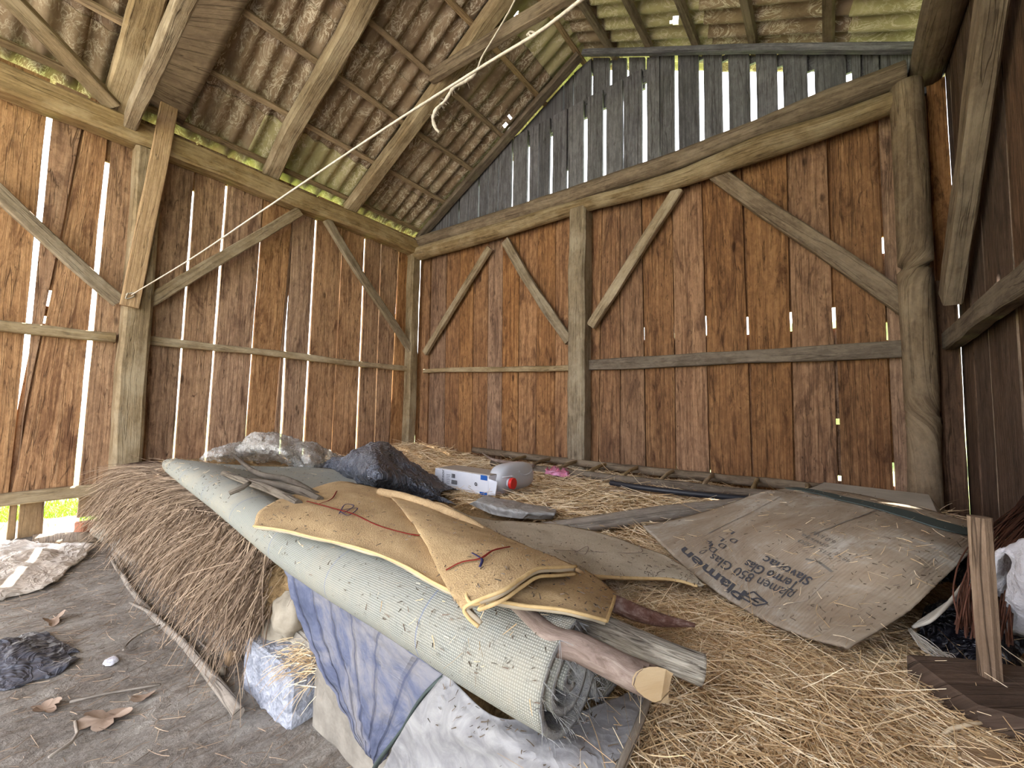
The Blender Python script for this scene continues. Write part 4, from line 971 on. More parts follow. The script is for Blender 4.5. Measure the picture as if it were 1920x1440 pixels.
# ---- white carton and canister
def sbox(name, c, dims, rz, mat, parent=None, tilt=0, bev=.004):
    mb = MB(); L, W, Ht = dims; beam_into(mb, (-L/2, 0, Ht/2), (L/2, 0, Ht/2), W, Ht, (0, 0, 1), rough=.0012, ch=bev/min(W, Ht), step=.03)
    R = np.array((Matrix.Rotation(rz, 3, 'Z') @ Matrix.Rotation(tilt, 3, 'X')).to_3x3()); mb.v = [V(*c)+R @ v for v in mb.v]
    return mb.build(name, mat, parent, smooth=False)
def text_on(root, txt, size, fn, mat, name='printing', font_w=None, n_sub=0):
    """printed words as thin real shapes: fn maps text-plane (x, y) metres to a world point just above the surface"""
    cu = bpy.data.curves.new('t', 'FONT'); cu.body = txt; cu.size = size; cu.align_x = 'LEFT'
    if font_w: cu.offset = font_w
    ob = bpy.data.objects.new('t', cu); C.objects.link(ob); dg = bpy.context.evaluated_depsgraph_get(); dg.update()
    me = bpy.data.meshes.new_from_object(ob.evaluated_get(dg)); bpy.data.objects.remove(ob); bpy.data.curves.remove(cu)
    vs_ = [fn(v.co.x, v.co.y) for v in me.vertices]; fs = [list(p.vertices) for p in me.polygons]; bpy.data.meshes.remove(me)
    mb = MB(); mb.add(vs_, fs); return mb.build(name, mat, root, smooth=False)
bl, br = Z(815, 913, .385), Z(915, 932, .385); ax = unit((br-bl)*V(1, 1, 0)); L = np.linalg.norm((br-bl)[:2]); nrm = V(ax[1], -ax[0], 0); bk = -nrm
ht = .11; dp = .17; c = (bl+br)/2+bk*dp/2; rz = math.atan2(ax[1], ax[0])
root = empty('milk_carton_box', tuple(c*V(1, 1, 0)+V(0, 0, .385)), 'white printed carton with blue corners, lying beside the plastic canister', 'box')
sbox('carton_body', (c[0], c[1], .388), (L, dp, ht), rz, M['carton_white'], root)
sbox('carton_top', (c[0]+bk[0]*.012, c[1]+bk[1]*.012, .388+ht), (L*.98, dp*.96, .004), rz, M['carton_edge'], root)
fl = [bl+ax*L+V(0, 0, .1), bl+ax*(L+.07)+bk*.02+V(0, 0, .085), bl+ax*(L+.075)+bk*.09+V(0, 0, .075)]
G = cgrid([[br+V(0, 0, .01), br+ax*.045-nrm*.01+V(0, 0, .012)], [br+V(0, 0, .10), br+ax*.05-nrm*.02+V(0, 0, .085)]], 6, 8)
sheet('carton_flap', G, .003, M['carton_white'], parent=root)
G = cgrid([[br+bk*.09+V(0, 0, .108), br+ax*.03+bk*.09+V(0, 0, .10)], [br+bk*dp*.95+V(0, 0, .108), br+ax*.05+bk*dp+V(0, 0, .10)]], 6, 8)
sheet('carton_flap', G, .003, M['carton_white'], parent=root, flip=True)
face = lambda u, v, off=.002: bl+ax*u+V(0, 0, .004+v)+nrm*off
def quad(name, f, u0, u1, v0, v1, mat, parent):
    mb = MB(); mb.add([f(u0, v0), f(u1, v0), f(u1, v1), f(u0, v1), f(u0, v0, .0005), f(u1, v0, .0005), f(u1, v1, .0005), f(u0, v1, .0005)], [[0, 1, 2, 3], [0, 4, 5, 1], [1, 5, 6, 2], [2, 6, 7, 3], [3, 7, 4, 0]])
    return mb.build(name, mat, parent, smooth=False)
quad('blue_corner', face, L*.87, L*.98, ht*.76, ht*.99, M['carton_blue'], root); quad('blue_corner', face, L*.86, L*.985, 0, ht*.16, M['carton_blue'], root)
mb = MB(); m2 = MB(); m3 = MB(); m4 = MB()                                 # bar codes, a symbol and small lines of print
for k in range(15):
    u = L*.34+k*L*.0075; q = [face(u, ht*.30, .0026), face(u+L*.004*(1+k % 2*.5), ht*.30, .0026), face(u+L*.004*(1+k % 2*.5), ht*.52, .0026), face(u, ht*.52, .0026)]; mb.add(q, [[0, 1, 2, 3]])
    q = [p+V(0, 0, ht*.32) for p in q]; m2.add(q, [[0, 1, 2, 3]]) if k < 9 else None
for k in range(6):
    v = ht*(.3+.09*k); m3.add([face(L*.24, v, .0026), face(L*(.30+.01*(k % 3)), v, .0026), face(L*(.30+.01*(k % 3)), v+.002, .0026), face(L*.24, v+.002, .0026)], [[0, 1, 2, 3]])
for k in range(16):
    a0, a1 = 6.283*k/16, 6.283*(k+1)/16; f2 = lambda a, r_: face(L*.79+r_*math.cos(a), ht*.5+r_*math.sin(a), .0026); m4.add([f2(a0, .005), f2(a0, .010), f2(a1, .010), f2(a1, .005)], [[0, 1, 2, 3]])
mb.build('bar_code', M['ink'], root, smooth=False); m2.build('bar_code', M['ink'], root, smooth=False); m3.build('small_print', M['ink'], root, smooth=False); m4.build('ring_symbol', M['ink'], root, smooth=False)
up_text = lambda x, y: face(L*.19-y*.9, ht*.10+x, .0026)
text_on(root, 'Sensor', .036, up_text, M['ink'], 'printing'); text_on(root, 'QS1', .026, lambda x, y: face(L*.075-y, ht*.22+x, .0026), M['ink_light'], 'printing')

def canister():
    root = empty('plastic_canister', tuple(Z(965, 930, .385)), 'translucent white plastic canister with a red screw cap, lying on its side', 'canister')
    a, b = Z(938, 930, .385), Z(1004, 912, .385); d = unit((b-a)*V(1, 1, 0)); q = V(0, 0, 1); s = V(d[1], -d[0], 0); s = s if np.dot(s, CAM-a) > 0 else -s
    c = (a+b)/2-s*.05+q*.082; A_, B_, T_ = np.linalg.norm((b-a)[:2])/2+.005, .080, .062
    mb = MB(); n1, n2 = 20, 40; vs_ = []; sp = lambda w_, e: math.copysign(abs(w_)**e, w_)
    for i in range(n1+1):
        ph = -math.pi/2+math.pi*i/n1
        for j in range(n2):
            th = 2*math.pi*j/n2; x, y, z = sp(math.cos(th), .55)*sp(math.cos(ph), .6), sp(math.sin(th), .55)*sp(math.cos(ph), .6), sp(math.sin(ph), .6)
            dent = 1.0
            vs_.append(c+d*x*A_*(1-.12*(y > 0)*y)+q*y*B_+s*z*T_*dent)
    mb.add(vs_, [[i*n2+j, i*n2+(j+1) % n2, (i+1)*n2+(j+1) % n2, (i+1)*n2+j] for i in range(n1) for j in range(n2)]); mb.build('canister_body', M['jug'], root)
    c0 = c-d*A_*.60-q*B_*.25+s*T_*.88; tube('neck', [c0, c0+s*.022], .026, M['jug'], parent=root, seg=20, n=4)
    tube('cap', [c0+s*.016, c0+s*.036], .031, M['red'], parent=root, seg=28, n=4)
    tube('handle', [c+d*A_*(-.10)+q*B_*.45+s*T_*.96, c+d*A_*.15+q*B_*.10+s*T_*.99, c+d*A_*.5+q*B_*.12+s*T_*.95, c+d*A_*.7+q*B_*.4+s*T_*.85], .005, M['jug'], parent=root, seg=10, n=24)
canister()
G = wrinkle(cgrid([[Z(1022, 888, .40), Z(1045, 892, .40), Z(1068, 893, .40)], [Z(1024, 880, .43), Z(1045, 880, .44), Z(1068, 886, .42)], [Z(1035, 876, .40), Z(1050, 877, .40), Z(1068, 882, .40)]], 20, 26), .03, 22, 4, True)
sheet('rag', G, .004, M['pink'], 'crumpled pink rag on the hay in front of the middle post', 'rag', flip=True)
G = [[((880, 945), .42), ((925, 965), .41), ((975, 972), .41), ((1036, 974), .40)], [((893, 938), .45), ((940, 948), .45), ((990, 958), .44), ((1042, 962), .43)], [((905, 930), .42), ((950, 936), .42), ((1000, 946), .41), ((1044, 953), .40)]]
sheet('film_roll', wrinkle(cgrid([[Z(*p, z) for p, z in r_] for r_ in G], 24, 50), .005, 9, 6, True), .003, M['grey_film'], 'flattened roll of greyish plastic film in front of the canister', 'plastic', flip=True)
# grey half-round slab and tan board running to the cardboard
tube('slab_board', [Z(1010, 992, .40), Z(1120, 980, .40), Z(1250, 962, .40), Z(1400, 944, .41)], [.045, .06, .07, .06], M['driftwood'], 'grey half-round slab of wood reaching under the cardboard', 'board', seg=16, flat=.45, n=40)
beam('flat_board', Z(1120, 917, .385), Z(1450, 948, .385), .10, .022, (0, 0, 1), M['fresh'], 'flat tan board lying in the hay between pipe and grey slab', 'board')
# ladder and pipe
def ladder():
    root = empty('wooden_ladder', tuple(Z(1180, 895, .4)), 'round-pole wooden ladder lying in the hay along the back wall', 'ladder')
    a0, a1 = Z(868, 856, .44), Z(1560, 924, .44); a0[1] = min(a0[1], 3.08); b0, b1 = Z(1000, 892, .40), Z(1480, 937, .40)
    a0 = V(a0[0], 3.06, .45); a1 = V(a1[0]+.1, 3.02, .44); b0 = V(-2.3, 2.72, .41); b1 = V(.05, 2.66, .43); a0 = V(-2.85, 3.08, .46)
    tube('ladder_rail', [a0, (a0+a1)/2+V(0, 0, -.012), a1], .030, M['beam_dark'], parent=root, rough=.2, seg=12, n=50)
    tube('ladder_rail', [b0, (b0+b1)/2+V(0, 0, -.01), b1], .026, M['beam_dark'], parent=root, rough=.2, seg=12, n=50)
    for k in range(9):
        f = .06+.11*k; q = b0+(b1-b0)*f; p = V(q[0]-.02, a0[1]+(a1[1]-a0[1])*f, .455)
        tube('ladder_rung', [p, (p+q)/2+V(0, 0, .01), V(q[0], q[1], q[2]+.005)], .013, M['beam'], parent=root, rough=.2, seg=10, n=10)
ladder()
tube('plastic_pipe', [Z(1145, 905, .43), Z(1200, 914, .43), Z(1300, 926, .43), Z(1412, 936, .43)], .016, M['pipe'], 'black plastic pipe lying in front of the ladder', 'pipe', seg=14, n=30)
tube('dry_branch', [Z(905, 850, .45), Z(925, 862, .45), Z(960, 868, .44), Z(1000, 873, .44)], [.006, .012, .016, .014], M['bark_brown'], 'thick crooked stick lying near the foot of the back wall', 'branch', seg=10, rough=.2)

# ---- bent cardboard sheet with faded printing
CC = [[((1590, 1213), .385), ((1500, 1190), .378), ((1402, 1144), .375), ((1298, 1074), .38), ((1205, 985), .40)],
      [((1700, 1148), .43), ((1595, 1105), .45), ((1480, 1058), .45), ((1370, 1010), .44), ((1290, 968), .42)],
      [((1765, 1088), .48), ((1665, 1050), .51), ((1550, 1010), .51), ((1440, 970), .50), ((1365, 944), .475)],
      [((1822, 1035), .51), ((1735, 1005), .54), ((1630, 965), .55), ((1520, 935), .54), ((1425, 923), .52)],
      [((1872, 992), .50), ((1795, 970), .53), ((1700, 945), .545), ((1580, 922), .54), ((1478, 914), .525)]]
GC = cgrid([[Z(*p, z+.028) for p, z in r_] for r_ in CC], 70, 70); GC = wrinkle(GC, .0035, 5, 2, False, edge=.10)
croot = empty('cardboard_sheet', tuple(Z(1500, 1060, .39)), 'large bent sheet of old cardboard with faded upside-down printing', 'cardboard')
sheet('cardboard', GC, .006, M['card'], parent=croot, flip=False)
NC = normals(GC)
if NC[35, 35][2] < 0: NC = -NC
def card_pt(s, t, off=.0022):          # s: from the near corner along the left edge, t: from the near-left edge to the back
    a = min(max(t, 0), .999)*70; b = min(max(s, 0), .999)*70; i, j = int(a), int(b); fa, fb = a-i, b-j; i2, j2 = min(i+1, 70), min(j+1, 70)
    g = GC[i, j]*(1-fa)*(1-fb)+GC[i2, j]*fa*(1-fb)+GC[i, j2]*(1-fa)*fb+GC[i2, j2]*fa*fb
    return g+NC[min(i, 70), min(j, 70)]*off
def card_inv(px, py):
    flat = GC.reshape(-1, 3); c = flat-CAM; dep = c@fw; k = np.argmin((960+FPX*(c@rt)/dep-px)**2+(720-FPX*(c@up)/dep-py)**2); return (k % 71)/70, (k//71)/70
def card_text(txt, p_start, p_end, mat, h, name='printing', w_=None):
    """words run from p_start to p_end (pixels of their baseline ends); letters stand toward the near-left edge"""
    s0, t0 = card_inv(*p_start); s1, t1 = card_inv(*p_end)
    cu_w = len(txt)*.56
    probe = bpy.data.curves.new('t', 'FONT'); probe.body = txt; probe.size = 1; ob = bpy.data.objects.new('t', probe); C.objects.link(ob)
    bpy.context.view_layer.update(); cu_w = max(ob.dimensions.x, .3); bpy.data.objects.remove(ob); bpy.data.curves.remove(probe)
    text_on(croot, txt, 1.0, lambda x, y: card_pt(s0+(s1-s0)*x/cu_w, t0+(t1-t0)*x/cu_w-y*h), mat, name, w_)
card_text('Plamen', (1404, 1112), (1288, 1026), M['ink'], .062, w_=.02)
card_text('plamen 850 Glas', (1492, 1113), (1342, 1040), M['ink'], .060)
card_text('Termo Glas', (1502, 1096), (1402, 1052), M['ink'], .062, w_=.012)
card_text('Slavonac', (1527, 1083), (1440, 1045), M['ink'], .062, w_=.012)
for k, (a, b) in enumerate((((1322, 1032), (1330, 1024)), ((1340, 1029), (1332, 1019)), ((1358, 1021), (1352, 1013)), ((1378, 1012), (1372, 1002)))):
    s0, t0 = card_inv(a[0], a[1]); card_text('D', (a[0]+6, a[1]+3), (a[0]-5, a[1]-3), M['ink'], .04); card_text('L', (b[0]+8, b[1]-1), (b[0]-2, b[1]-6), M['ink'], .035)
for k, (p, q, tx) in enumerate((((1562, 1040), (1500, 1010), 'TIS 020'), ((1555, 1025), (1510, 1003), 'emisija'), ((1572, 1018), (1525, 995), '6,0 kW'), ((1600, 1052), (1570, 1040), '48 kg'))):
    card_text(tx, p, q, M['ink_light'], .035)
# printed frame lines and the emblem before the logo
def card_line(pts, wd, mat, name='printed_line'):
    mb = MB(); st = [card_inv(*p) for p in pts]; out = []
    for (a, b) in zip(st, st[1:]):
        n_ = 14; d = V(b[0]-a[0], b[1]-a[1]); nn_ = V(-d[1], d[0])/(np.linalg.norm(d)+1e-9)*wd
        vs_ = []
        for i in range(n_+1):
            c = V(*a)+d*i/n_; vs_ += [card_pt(*(c+nn_)), card_pt(*(c-nn_))]
        mb.add(vs_, [[2*i, 2*i+1, 2*i+3, 2*i+2] for i in range(n_)])
    mb.build(name, mat, croot, smooth=False)
card_line([(1443, 1131), (1415, 1112), (1388, 1116), (1420, 1135), (1443, 1131)], .003, M['ink'], 'printed_emblem'); card_line([(1432, 1129), (1420, 1122), (1410, 1124), (1420, 1130), (1408, 1126), (1398, 1119)], .003, M['ink'], 'printed_emblem')
card_line([(1330, 1000), (1400, 965), (1468, 932)], .0015, M['ink_light'], 'crease'); card_line([(1530, 1000), (1600, 975), (1665, 950)], .002, M['ink_light'], 'crease'); card_line([(1440, 1140), (1510, 1130), (1562, 1078)], .0016, M['carton_edge'], 'crease')
card_line([(1508, 1048), (1535, 1052), (1560, 1072)], .006, M['ink_light'], 'torn_scratch')
# flat strap pulled over the back of the cardboard
sv = [card_inv(*p) for p in ((1484, 917), (1560, 931), (1640, 950), (1720, 972), (1800, 994), (1830, 1003))]; mb = MB(); vs_ = []
SP = spline([(a, b, 0) for a, b in sv], 40)
for i, p in enumerate(SP):
    q = SP[min(i+1, 40)]-SP[max(i-1, 0)]; nn_ = unit(V(-q[1], q[0], 0))*.030
    for sg in (-1, 1):
        for of in (.003, .006): vs_.append(card_pt(p[0]+nn_[0]*sg, p[1]+nn_[1]*sg, of))
mb.add(vs_, [[4*i+a, 4*i+b, 4*i+4+b, 4*i+4+a] for i in range(40) for a, b in ((0, 1), (1, 3), (3, 2), (2, 0))]); tag(mb.build('flat_strap', M['strap'], smooth=False), 'dark green-grey flat strap lying across the back of the cardboard', 'strap')
# pale carton behind
c = Z(1655, 935, .50); 
root = empty('pale_carton', (.02, 2.78, .38), 'pale empty carton standing behind the cardboard sheet at the back wall', 'box')
p_ = [Z(1500, 922, .525), Z(1757, 962, .525), Z(1742, 927, .525), Z(1545, 904, .525)]; hol = [p+V(0, 0, 0) for p in p_]
mb = MB(); bt = [V(p[0], p[1], .38) for p in p_]                       # open at its right end
for q in ([p_[0], p_[1], p_[2], p_[3]], [bt[3], bt[2], bt[1], bt[0]], [bt[0], bt[1], p_[1], p_[0]], [bt[2], bt[3], p_[3], p_[2]], [bt[3], bt[0], p_[0], p_[3]]): mb.add(q, [[0, 1, 2, 3]], [[(0, 0), (.5, 0), (.5, .4), (0, .4)]])
o = mb.build('carton_body', M['card_plain'], root, smooth=False); so_ = o.modifiers.new('board', 'SOLIDIFY'); so_.thickness = .004; so_.offset = -1
G = cgrid([[p_[1], p_[1]+V(.045, -.01, -.09)], [p_[2], p_[2]+V(.05, .01, -.10)]], 6, 6); sheet('carton_flap', G, .004, M['card_plain'], parent=root, flip=True)

# ---- right-hand heap: black plastic, cords, sack, wires
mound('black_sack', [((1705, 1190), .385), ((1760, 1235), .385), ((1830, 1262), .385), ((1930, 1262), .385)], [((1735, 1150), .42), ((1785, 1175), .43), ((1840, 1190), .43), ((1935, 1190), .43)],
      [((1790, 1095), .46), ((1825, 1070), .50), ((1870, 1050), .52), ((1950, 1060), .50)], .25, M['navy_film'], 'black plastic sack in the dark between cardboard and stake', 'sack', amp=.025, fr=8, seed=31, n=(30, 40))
mound('white_sack', [((1880, 1185), .43), ((1930, 1195), .43), ((1990, 1190), .43)], [((1884, 1110), .52), ((1930, 1110), .54), ((1990, 1110), .54)], [((1895, 1040), .60), ((1935, 1020), .63), ((1995, 1020), .63)], .14, M['sack'],
      'bulging white sack at the right edge behind the rusty wires', 'sack', amp=.015, fr=8, seed=41, n=(26, 30))
mb = MB()
for k in range(6):
    o_ = k*6.5; tube_into(mb, [Z(1712+o_*.4, 1176-o_*.3, .43+k*.002), Z(1750+o_, 1160-o_, .46+k*.002), Z(1795+o_*.7, 1110-o_*.3, .50), Z(1835+o_*.3, 1050-o_*.2, .53)], .0034, seg=6, n=24)
tag(mb.build('cord_bundle', M['cable']), 'bundle of pale cords coming out from under the cardboard', 'cord')
mb = MB()
for k in range(26):
    j = lambda s_: random.uniform(-s_, s_); tube_into(mb, [Z(1706+j(3), 1180+j(3), .43), Z(1735+j(10), 1210+j(10), .42), Z(1775+j(14), 1235+j(12), .41), Z(1805+j(12), 1262+j(10), .41)], .0009, seg=4, n=14)
tag(mb.build('frayed_cord', M['cable']), 'frayed white cord trailing on the hay under the cardboard corner', 'cord')
mb = MB()
for k in range(70):
    f = k/69; j = lambda s_: random.uniform(-s_, s_); x0 = 1765+f*150; xx = lambda q: q+j(14)
    tube_into(mb, [X(xx(1925+f*40), 935+f*30+j(10), .50), Z(xx(1840+f*65), 1010+f*20+j(8), .58), Z(xx(1800+f*100), 1090+j(12), .52), Z(xx(1795+f*95), 1180+f*25+j(12), .45)], .0014, seg=5, n=22)
tag(mb.build('wire_bundle', M['rust']), 'bundle of rusty brown wires arching at the right edge', 'wire')
# stake set in a plank
b0 = Z(1855, 1268, .425); top = b0.copy(); d_ = ray(1830, 968); hd = np.linalg.norm(d_[:2]); dist = np.linalg.norm(b0[:2]-CAM[:2]); top = CAM+d_*(dist/hd)
root = empty('planted_stake', (b0[0], b0[1], .39), 'wooden stake standing upright in a short thick plank at the right edge', 'stake')
def prism(name, poly, z0, z1, mat, parent):
    m = len(poly); mb = MB(); vs_ = [V(p[0], p[1], z1) for p in poly]+[V(p[0], p[1], z1-.004)*V(1, 1, 1) for p in poly]+[V(p[0], p[1], z0) for p in poly]
    c = sum(V(p[0], p[1], 0) for p in poly)/m; vs_[:m] = [V(v[0]+(c[0]-v[0])*.03, v[1]+(c[1]-v[1])*.03, v[2]) for v in vs_[:m]]
    fs = [list(range(m)), list(range(3*m-1, 2*m-1, -1))]+[[r_*m+i, (r_+1)*m+i, (r_+1)*m+(i+1) % m, r_*m+(i+1) % m] for r_ in (0, 1) for i in range(m)]
    uv = [[(vs_[k][0]*.8+vs_[k][1]*.6, vs_[k][1]*.8-vs_[k][0]*.6+vs_[k][2]) for k in f] for f in fs]; mb.add(vs_, fs, uv, .3); return mb.build(name, mat, parent, smooth=False)
prism('base_plank', [Z(*p, .425)[:2] for p in ((1700, 1226), (1760, 1272), (1832, 1322), (1925, 1350), (2030, 1356), (2000, 1262), (1900, 1246), (1790, 1232))], .385, .425, M['fork_board'], root)
beam('stake_post', b0-V(0, 0, .01), top, .029, .028, unit(V(*(ray(1850, 1100)*V(1, 1, 0)))), M['stake'], parent=root, rough=.003, ch=.3)
beam('wood_block', Z(1795, 1418, .385), Z(1985, 1480, .385), .045, .03, (0, 0, 1), M['fresh'], 'split piece of pale firewood in the bottom right corner', 'wood', rough=.008)
tube('root_twig', [Z(1760, 1400, .39), Z(1770, 1375, .395), Z(1800, 1362, .40), Z(1870, 1350, .40)], .003, M['straw'], 'thin pale curved root lying on the hay before the stake plank', 'twig', seg=6)

# ================================================================== ON THE EARTH FLOOR, LEFT
mb = MB(); G0 = lambda x, y, r=.015: V(*(Z(x, y, 0)[:2]), gz(*Z(x, y, 0)[:2])+r)
tube_into(mb, [G0(208, 1028, .03), G0(222, 1060), G0(238, 1100), G0(290, 1160), G0(345, 1215), G0(400, 1290), G0(447, 1348, .02)], [.006, .008, .010, .011, .012, .014, .015], seg=12, rough=.12, knob=.2, n=90)
tube_into(mb, [G0(243, 1139, .03), G0(268, 1152, .03), G0(295, 1165, .02)], [.005, .006, .007], seg=8); tube_into(mb, [G0(206, 1056, .03), G0(216, 1070, .02), G0(228, 1085)], [.006, .008, .009], seg=8)
tag(mb.build('fallen_branch', M['driftwood']), 'long thin branch lying diagonally across the earth floor', 'branch')
def ground_sheet(name, pts, zs, th, mat, label, cat, amp, fr, n=(24, 40), ridged=True, seed=0):
    G = cgrid([[G0(*p, z) for p, z in zip(r_, zr)] for r_, zr in zip(pts, zs)], *n)
    return sheet(name, wrinkle(G, amp, fr, seed, ridged, edge=.15), th, mat, label, cat, flip=True)
ground_sheet('plastic_sheet', [[(-60, 1150), (20, 1122), (90, 1105), (130, 1075), (160, 1050)], [(-60, 1080), (10, 1070), (80, 1060), (125, 1045), (168, 1035)], [(-50, 1025), (20, 1024), (80, 1024), (130, 1026), (182, 1026)]],
             [[.02]*5, [.06, .07, .06, .05, .03], [.03]*5], .002, M['dirty_film'], 'crumpled dirty white plastic sheet on the floor by the left wall', 'plastic sheet', .02, 6)
ground_sheet('floor_board', [[(-60, 1030), (30, 1026), (150, 1018)], [(-40, 990), (40, 986), (148, 976)]], [[.02]*3, [.03]*3], .016, M['drift_dark'], 'wide pale board lying flat against the foot of the left wall', 'board', .002, 3, (8, 20), False)
ground_sheet('floor_board', [[(60, 1026), (120, 1024), (180, 1021)], [(60, 1014), (120, 1010), (180, 1007)]], [[.03]*3, [.035]*3], .012, M['brownboard'], 'short narrow board end lying beside the wide pale board', 'board', .002, 3, (6, 12), False, 5)
block('brick', tuple(G0(160, 1003, -.01)), (.11, .08, .09), .2, 'brick', 'piece of reddish brick beside the wide pale board', 'brick', n=10)
ground_sheet('black_bag', [[(-40, 1300), (20, 1300), (60, 1285), (110, 1270), (150, 1240)], [(-40, 1240), (10, 1235), (50, 1230), (90, 1235), (130, 1230)], [(-30, 1215), (20, 1205), (40, 1195), (80, 1190), (150, 1225)]],
             [[.008]*5, [.03, .045, .045, .03, .012], [.012]*5], .002, M['floor_film'], 'crumpled black plastic bag on the floor at the left edge', 'plastic bag', .012, 11, (60, 80), True, 7)
def leaf(c, size, rz, label, lobes=5, curl=.02, seed=0):
    mb = MB(); n = 40; vs_ = [V(0, 0, 0)]
    for ring in (.5, 1):
        for k in range(n):
            a = 2*math.pi*k/n; r = size*ring*(.62+.38*abs(math.cos(a*lobes/2))**.7+(.08*nz(k*.9, seed, 1) if ring == 1 else 0))
            x, y = r*math.cos(a), r*math.sin(a)*.75; vs_.append(V(x, y, curl*(ring**2)*(1+math.sin(a*2+seed))*.5+.01*nz(x*20, y*20, seed)))
    R = np.array(Matrix.Rotation(rz, 3, 'Z')); vs_ = [V(*c)+R @ v for v in vs_]
    fs = [[0, 1+k, 1+(k+1) % n] for k in range(n)]+[[1+k, 1+n+k, 1+n+(k+1) % n, 1+(k+1) % n] for k in range(n)]
    mb.add(vs_, fs, None, random.random()); m_ = len(vs_); mb.add([v-V(0, 0, .0015) for v in vs_], [f[::-1] for f in fs])
    tag(mb.build('dry_leaf', M['leaf']), label, 'leaf')
leaf(G0(195, 1352, .006), .062, .9, 'largest curled dry leaf on the floor, lower left', 5, .016, 2)
leaf(G0(85, 1333, .004), .038, .3, 'small pinkish dry leaf left of the largest leaf', 5, .015, 5)
leaf(G0(265, 1311, .006), .03, 1.4, 'tiny dry leaf right of the largest leaf', 3, .01, 8)
leaf(G0(100, 1165, .006), .04, 0, 'dark curled leaf on the floor above the black bag', 4, .03, 11)
leaf(G0(307, 1100, .006), .05, .4, 'dry leaf lying beside the branch near the hay bed', 4, .02, 15)
rock('paper_scrap', G0(208, 1246, .006), (.028, .018, .006), M['sack'], 'small white scrap on the floor left of the branch', 'scrap', seed=3, amp=.4, n=10)
rock('stone_chip', G0(433, 1242, .014), (.022, .016, .022), M['fresh'], 'small tan wood chip beside the white block', 'chip', seed=8, sq=.7, n=8)
rock('stone_chip', G0(415, 1268, .01), (.018, .014, .012), M['stone'], 'small grey pebble between the branch and the white block', 'pebble', seed=9, n=8)
for pts, lb in ((((140, 1365), (143, 1390), (120, 1410), (90, 1430)), 'thin curved twig below the largest dry leaf'), (((230, 1228), (245, 1205), (270, 1190), (300, 1178)), 'thin dark twig beside the branch, mid floor'), (((370, 1205), (385, 1218), (398, 1225)), 'short twig right of the branch'), (((130, 1325), (190, 1310), (240, 1298), (300, 1292)), 'long straw stalk above the largest dry leaf')):
    tube('twig', [G0(*p, .012) for p in pts], [.0035, .004, .003], M['driftwood'], lb, 'twig', seg=6)
n = 1500; px = rng.uniform(-3.6, -.9, n); py = rng.uniform(.1, .58, n); th = rng.uniform(0, 6.28, n); D = np.stack([np.cos(th), np.sin(th), rng.normal(0, .08, n)], 1)
pz = np.array([gz(a, b) for a, b in zip(px, py)])+.004
o = strands('straw_litter', np.stack([px, py, pz], 1), D, rng.uniform(.012, .06, n), .0018, M['thatch'], .02); tag(o, 'thin straw litter scattered over the earth floor', 'straw', kind='stuff')
S = np.stack([rng.uniform(-2.2, -1.3, 90), rng.uniform(.47, .56, 90), rng.uniform(.14, .3, 90)], 1); D = np.stack([rng.normal(-.1, .25, 90), rng.normal(-.2, .2, 90), np.full(90, -1.)], 1); D /= np.linalg.norm(D, axis=1, keepdims=True)
o = strands('hanging_roots', S, D, rng.uniform(.1, .25, 90), .0022, M['thatch'], .1, None, 5); tag(o, 'thin roots dangling below the old thatch', 'roots', kind='stuff')

# ================================================================== ROPES
def rope_pts(pix, d0, d1):
    out = []; n_ = len(pix)
    for i, p in enumerate(pix):
        dep = 1/((1-i/(n_-1))/d0+(i/(n_-1))/d1); d = ray(*p); out.append(CAM+d*(dep/FPX))
    return out
mb = MB(); P0 = [(246, 553), (360, 484), (480, 403), (640, 295), (760, 216), (915, 118), (1010, 60), (1100, -8), (1200, -80)]
RP = rope_pts(P0, np.dot(X(246, 553, -3.76)-CAM, fw), 1.15)
tube_into(mb, RP, [.0034, .0046, .006], seg=8, n=160, rough=.2, fr=60)
root = empty('clothes_line', tuple(RP[0]), 'white rope stretched from the thick post up to the right across the barn', 'rope'); mb.build('line', M['rope'], root)
tube('post_binding', [X(236, 552, -3.755), X(250, 549, -3.755), X(250, 556, -3.755), X(236, 560, -3.755), X(240, 549, -3.75)], .004, M['twine'], parent=root, seg=6, n=30)
k = 5; dd = np.dot(RP[4]-CAM, fw)
def at_depth(px, py, dep): d = ray(px, py); return CAM+d*(dep/FPX)
dk = 1.72
root = empty('knotted_rope', tuple(at_depth(815, 240, dk)), 'frayed white rope knotted over the clothesline, its end dangling', 'rope')
tube('rope_strand', [at_depth(a, b, dk+.02) for a, b in ((975, -30), (963, 5), (935, 55), (905, 105), (896, 128))], .0035, M['rope'], parent=root, seg=8, n=50, rough=.25, fr=60)
tube('frayed_end', [at_depth(a, b, dk) for a, b in ((897, 126), (886, 143), (868, 155), (850, 165), (834, 190), (818, 205), (812, 222), (816, 240), (824, 248))], [.004, .007, .006, .007, .0055, .007, .006, .007, .004], M['rope'], parent=root, seg=10, n=90, rough=.6, fr=70)
S = np.array(spline([at_depth(a, b, dk) for a, b in ((880, 150), (850, 165), (834, 190), (818, 205), (812, 222), (820, 247))], 159)); D = rng.normal(0, 1, (160, 3)); D[:, 2] -= .6; D /= np.linalg.norm(D, axis=1, keepdims=True)
f = strands('fray', S, D, rng.uniform(.008, .022, 160), .0012, M['rope'], .3, root); f['kind'] = 'stuff'
tube('rope_knot', [at_depth(a, b, 1.52) for a, b in ((988, 66), (994, 60), (1002, 62), (1004, 67), (996, 68), (990, 62))], .004, M['rope'], parent=root, seg=8, n=24)

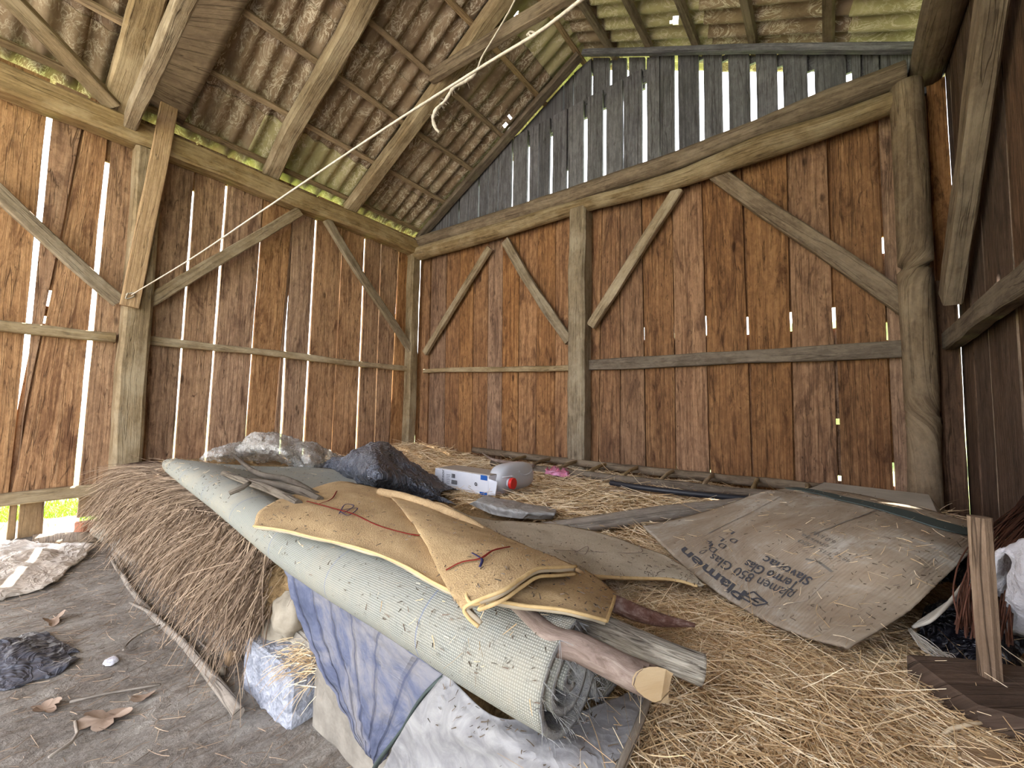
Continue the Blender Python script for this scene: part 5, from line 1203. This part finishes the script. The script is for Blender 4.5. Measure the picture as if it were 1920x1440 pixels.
# ---- dirt and bits of straw fallen on the carpet, the rug and the cardboard
def litter(Gr, cols, n, mat, label, lmin, lmax, wd, name='straw_litter'):
    i = rng.integers(1, Gr.shape[0]-1, n); j = rng.integers(cols[0], cols[1], n); f = rng.random((n, 1)); g = rng.random((n, 1))
    a = Gr[i, j]; P = a+(Gr[i+1, j]-a)*f+(Gr[i, j+1]-a)*g; N = normals(Gr)[i, j]; N = N*np.sign(N[:, 2:3]+1e-6)
    t1 = Gr[i+1, j]-a; t2 = Gr[i, j+1]-a; t1 = t1/np.linalg.norm(t1, axis=1, keepdims=True); t2 = t2/np.linalg.norm(t2, axis=1, keepdims=True)
    th = rng.uniform(0, 6.28, (n, 1)); D = t1*np.cos(th)+t2*np.sin(th)+N*.12; D /= np.linalg.norm(D, axis=1, keepdims=True)
    o = strands(name, P+N*.003, D, rng.uniform(lmin, lmax, n)**1.0, wd, M[mat], 0, None, 2, 1); tag(o, label, 'litter', kind='stuff'); return o
litter(CG, (2, 46), 1500, 'litter_dark', 'dark crumbs of dirt scattered over the rolled grey carpet', .003, .012, .0022, 'dirt_crumbs')
litter(CG, (2, 44), 500, 'straw', 'pale straw bits scattered over the rolled grey carpet', .006, .03, .0015)
litter(GC, (1, 69), 420, 'litter_dark', 'dark crumbs of dirt scattered over the cardboard sheet', .003, .012, .002, 'dirt_crumbs')
litter(GC, (1, 69), 260, 'straw', 'pale straw bits scattered over the cardboard sheet', .008, .04, .0013)
litter(RUGS[0], (1, 89), 420, 'litter_dark', 'dark crumbs scattered over the lower layer of the ochre rug', .003, .010, .002, 'dirt_crumbs')
litter(RUGS[1], (3, 55), 200, 'litter_dark', 'dark crumbs scattered over the folded top of the ochre rug', .003, .009, .002, 'dirt_crumbs')
litter(RUGS[2], (3, 78), 260, 'litter_dark', 'dark crumbs scattered over the pale turned-back side of the rug', .004, .014, .002, 'dirt_crumbs')
litter(Gp, (3, 58), 200, 'litter_dark', 'dark crumbs scattered over the dusty grey plastic sheet', .004, .012, .002, 'dirt_crumbs')
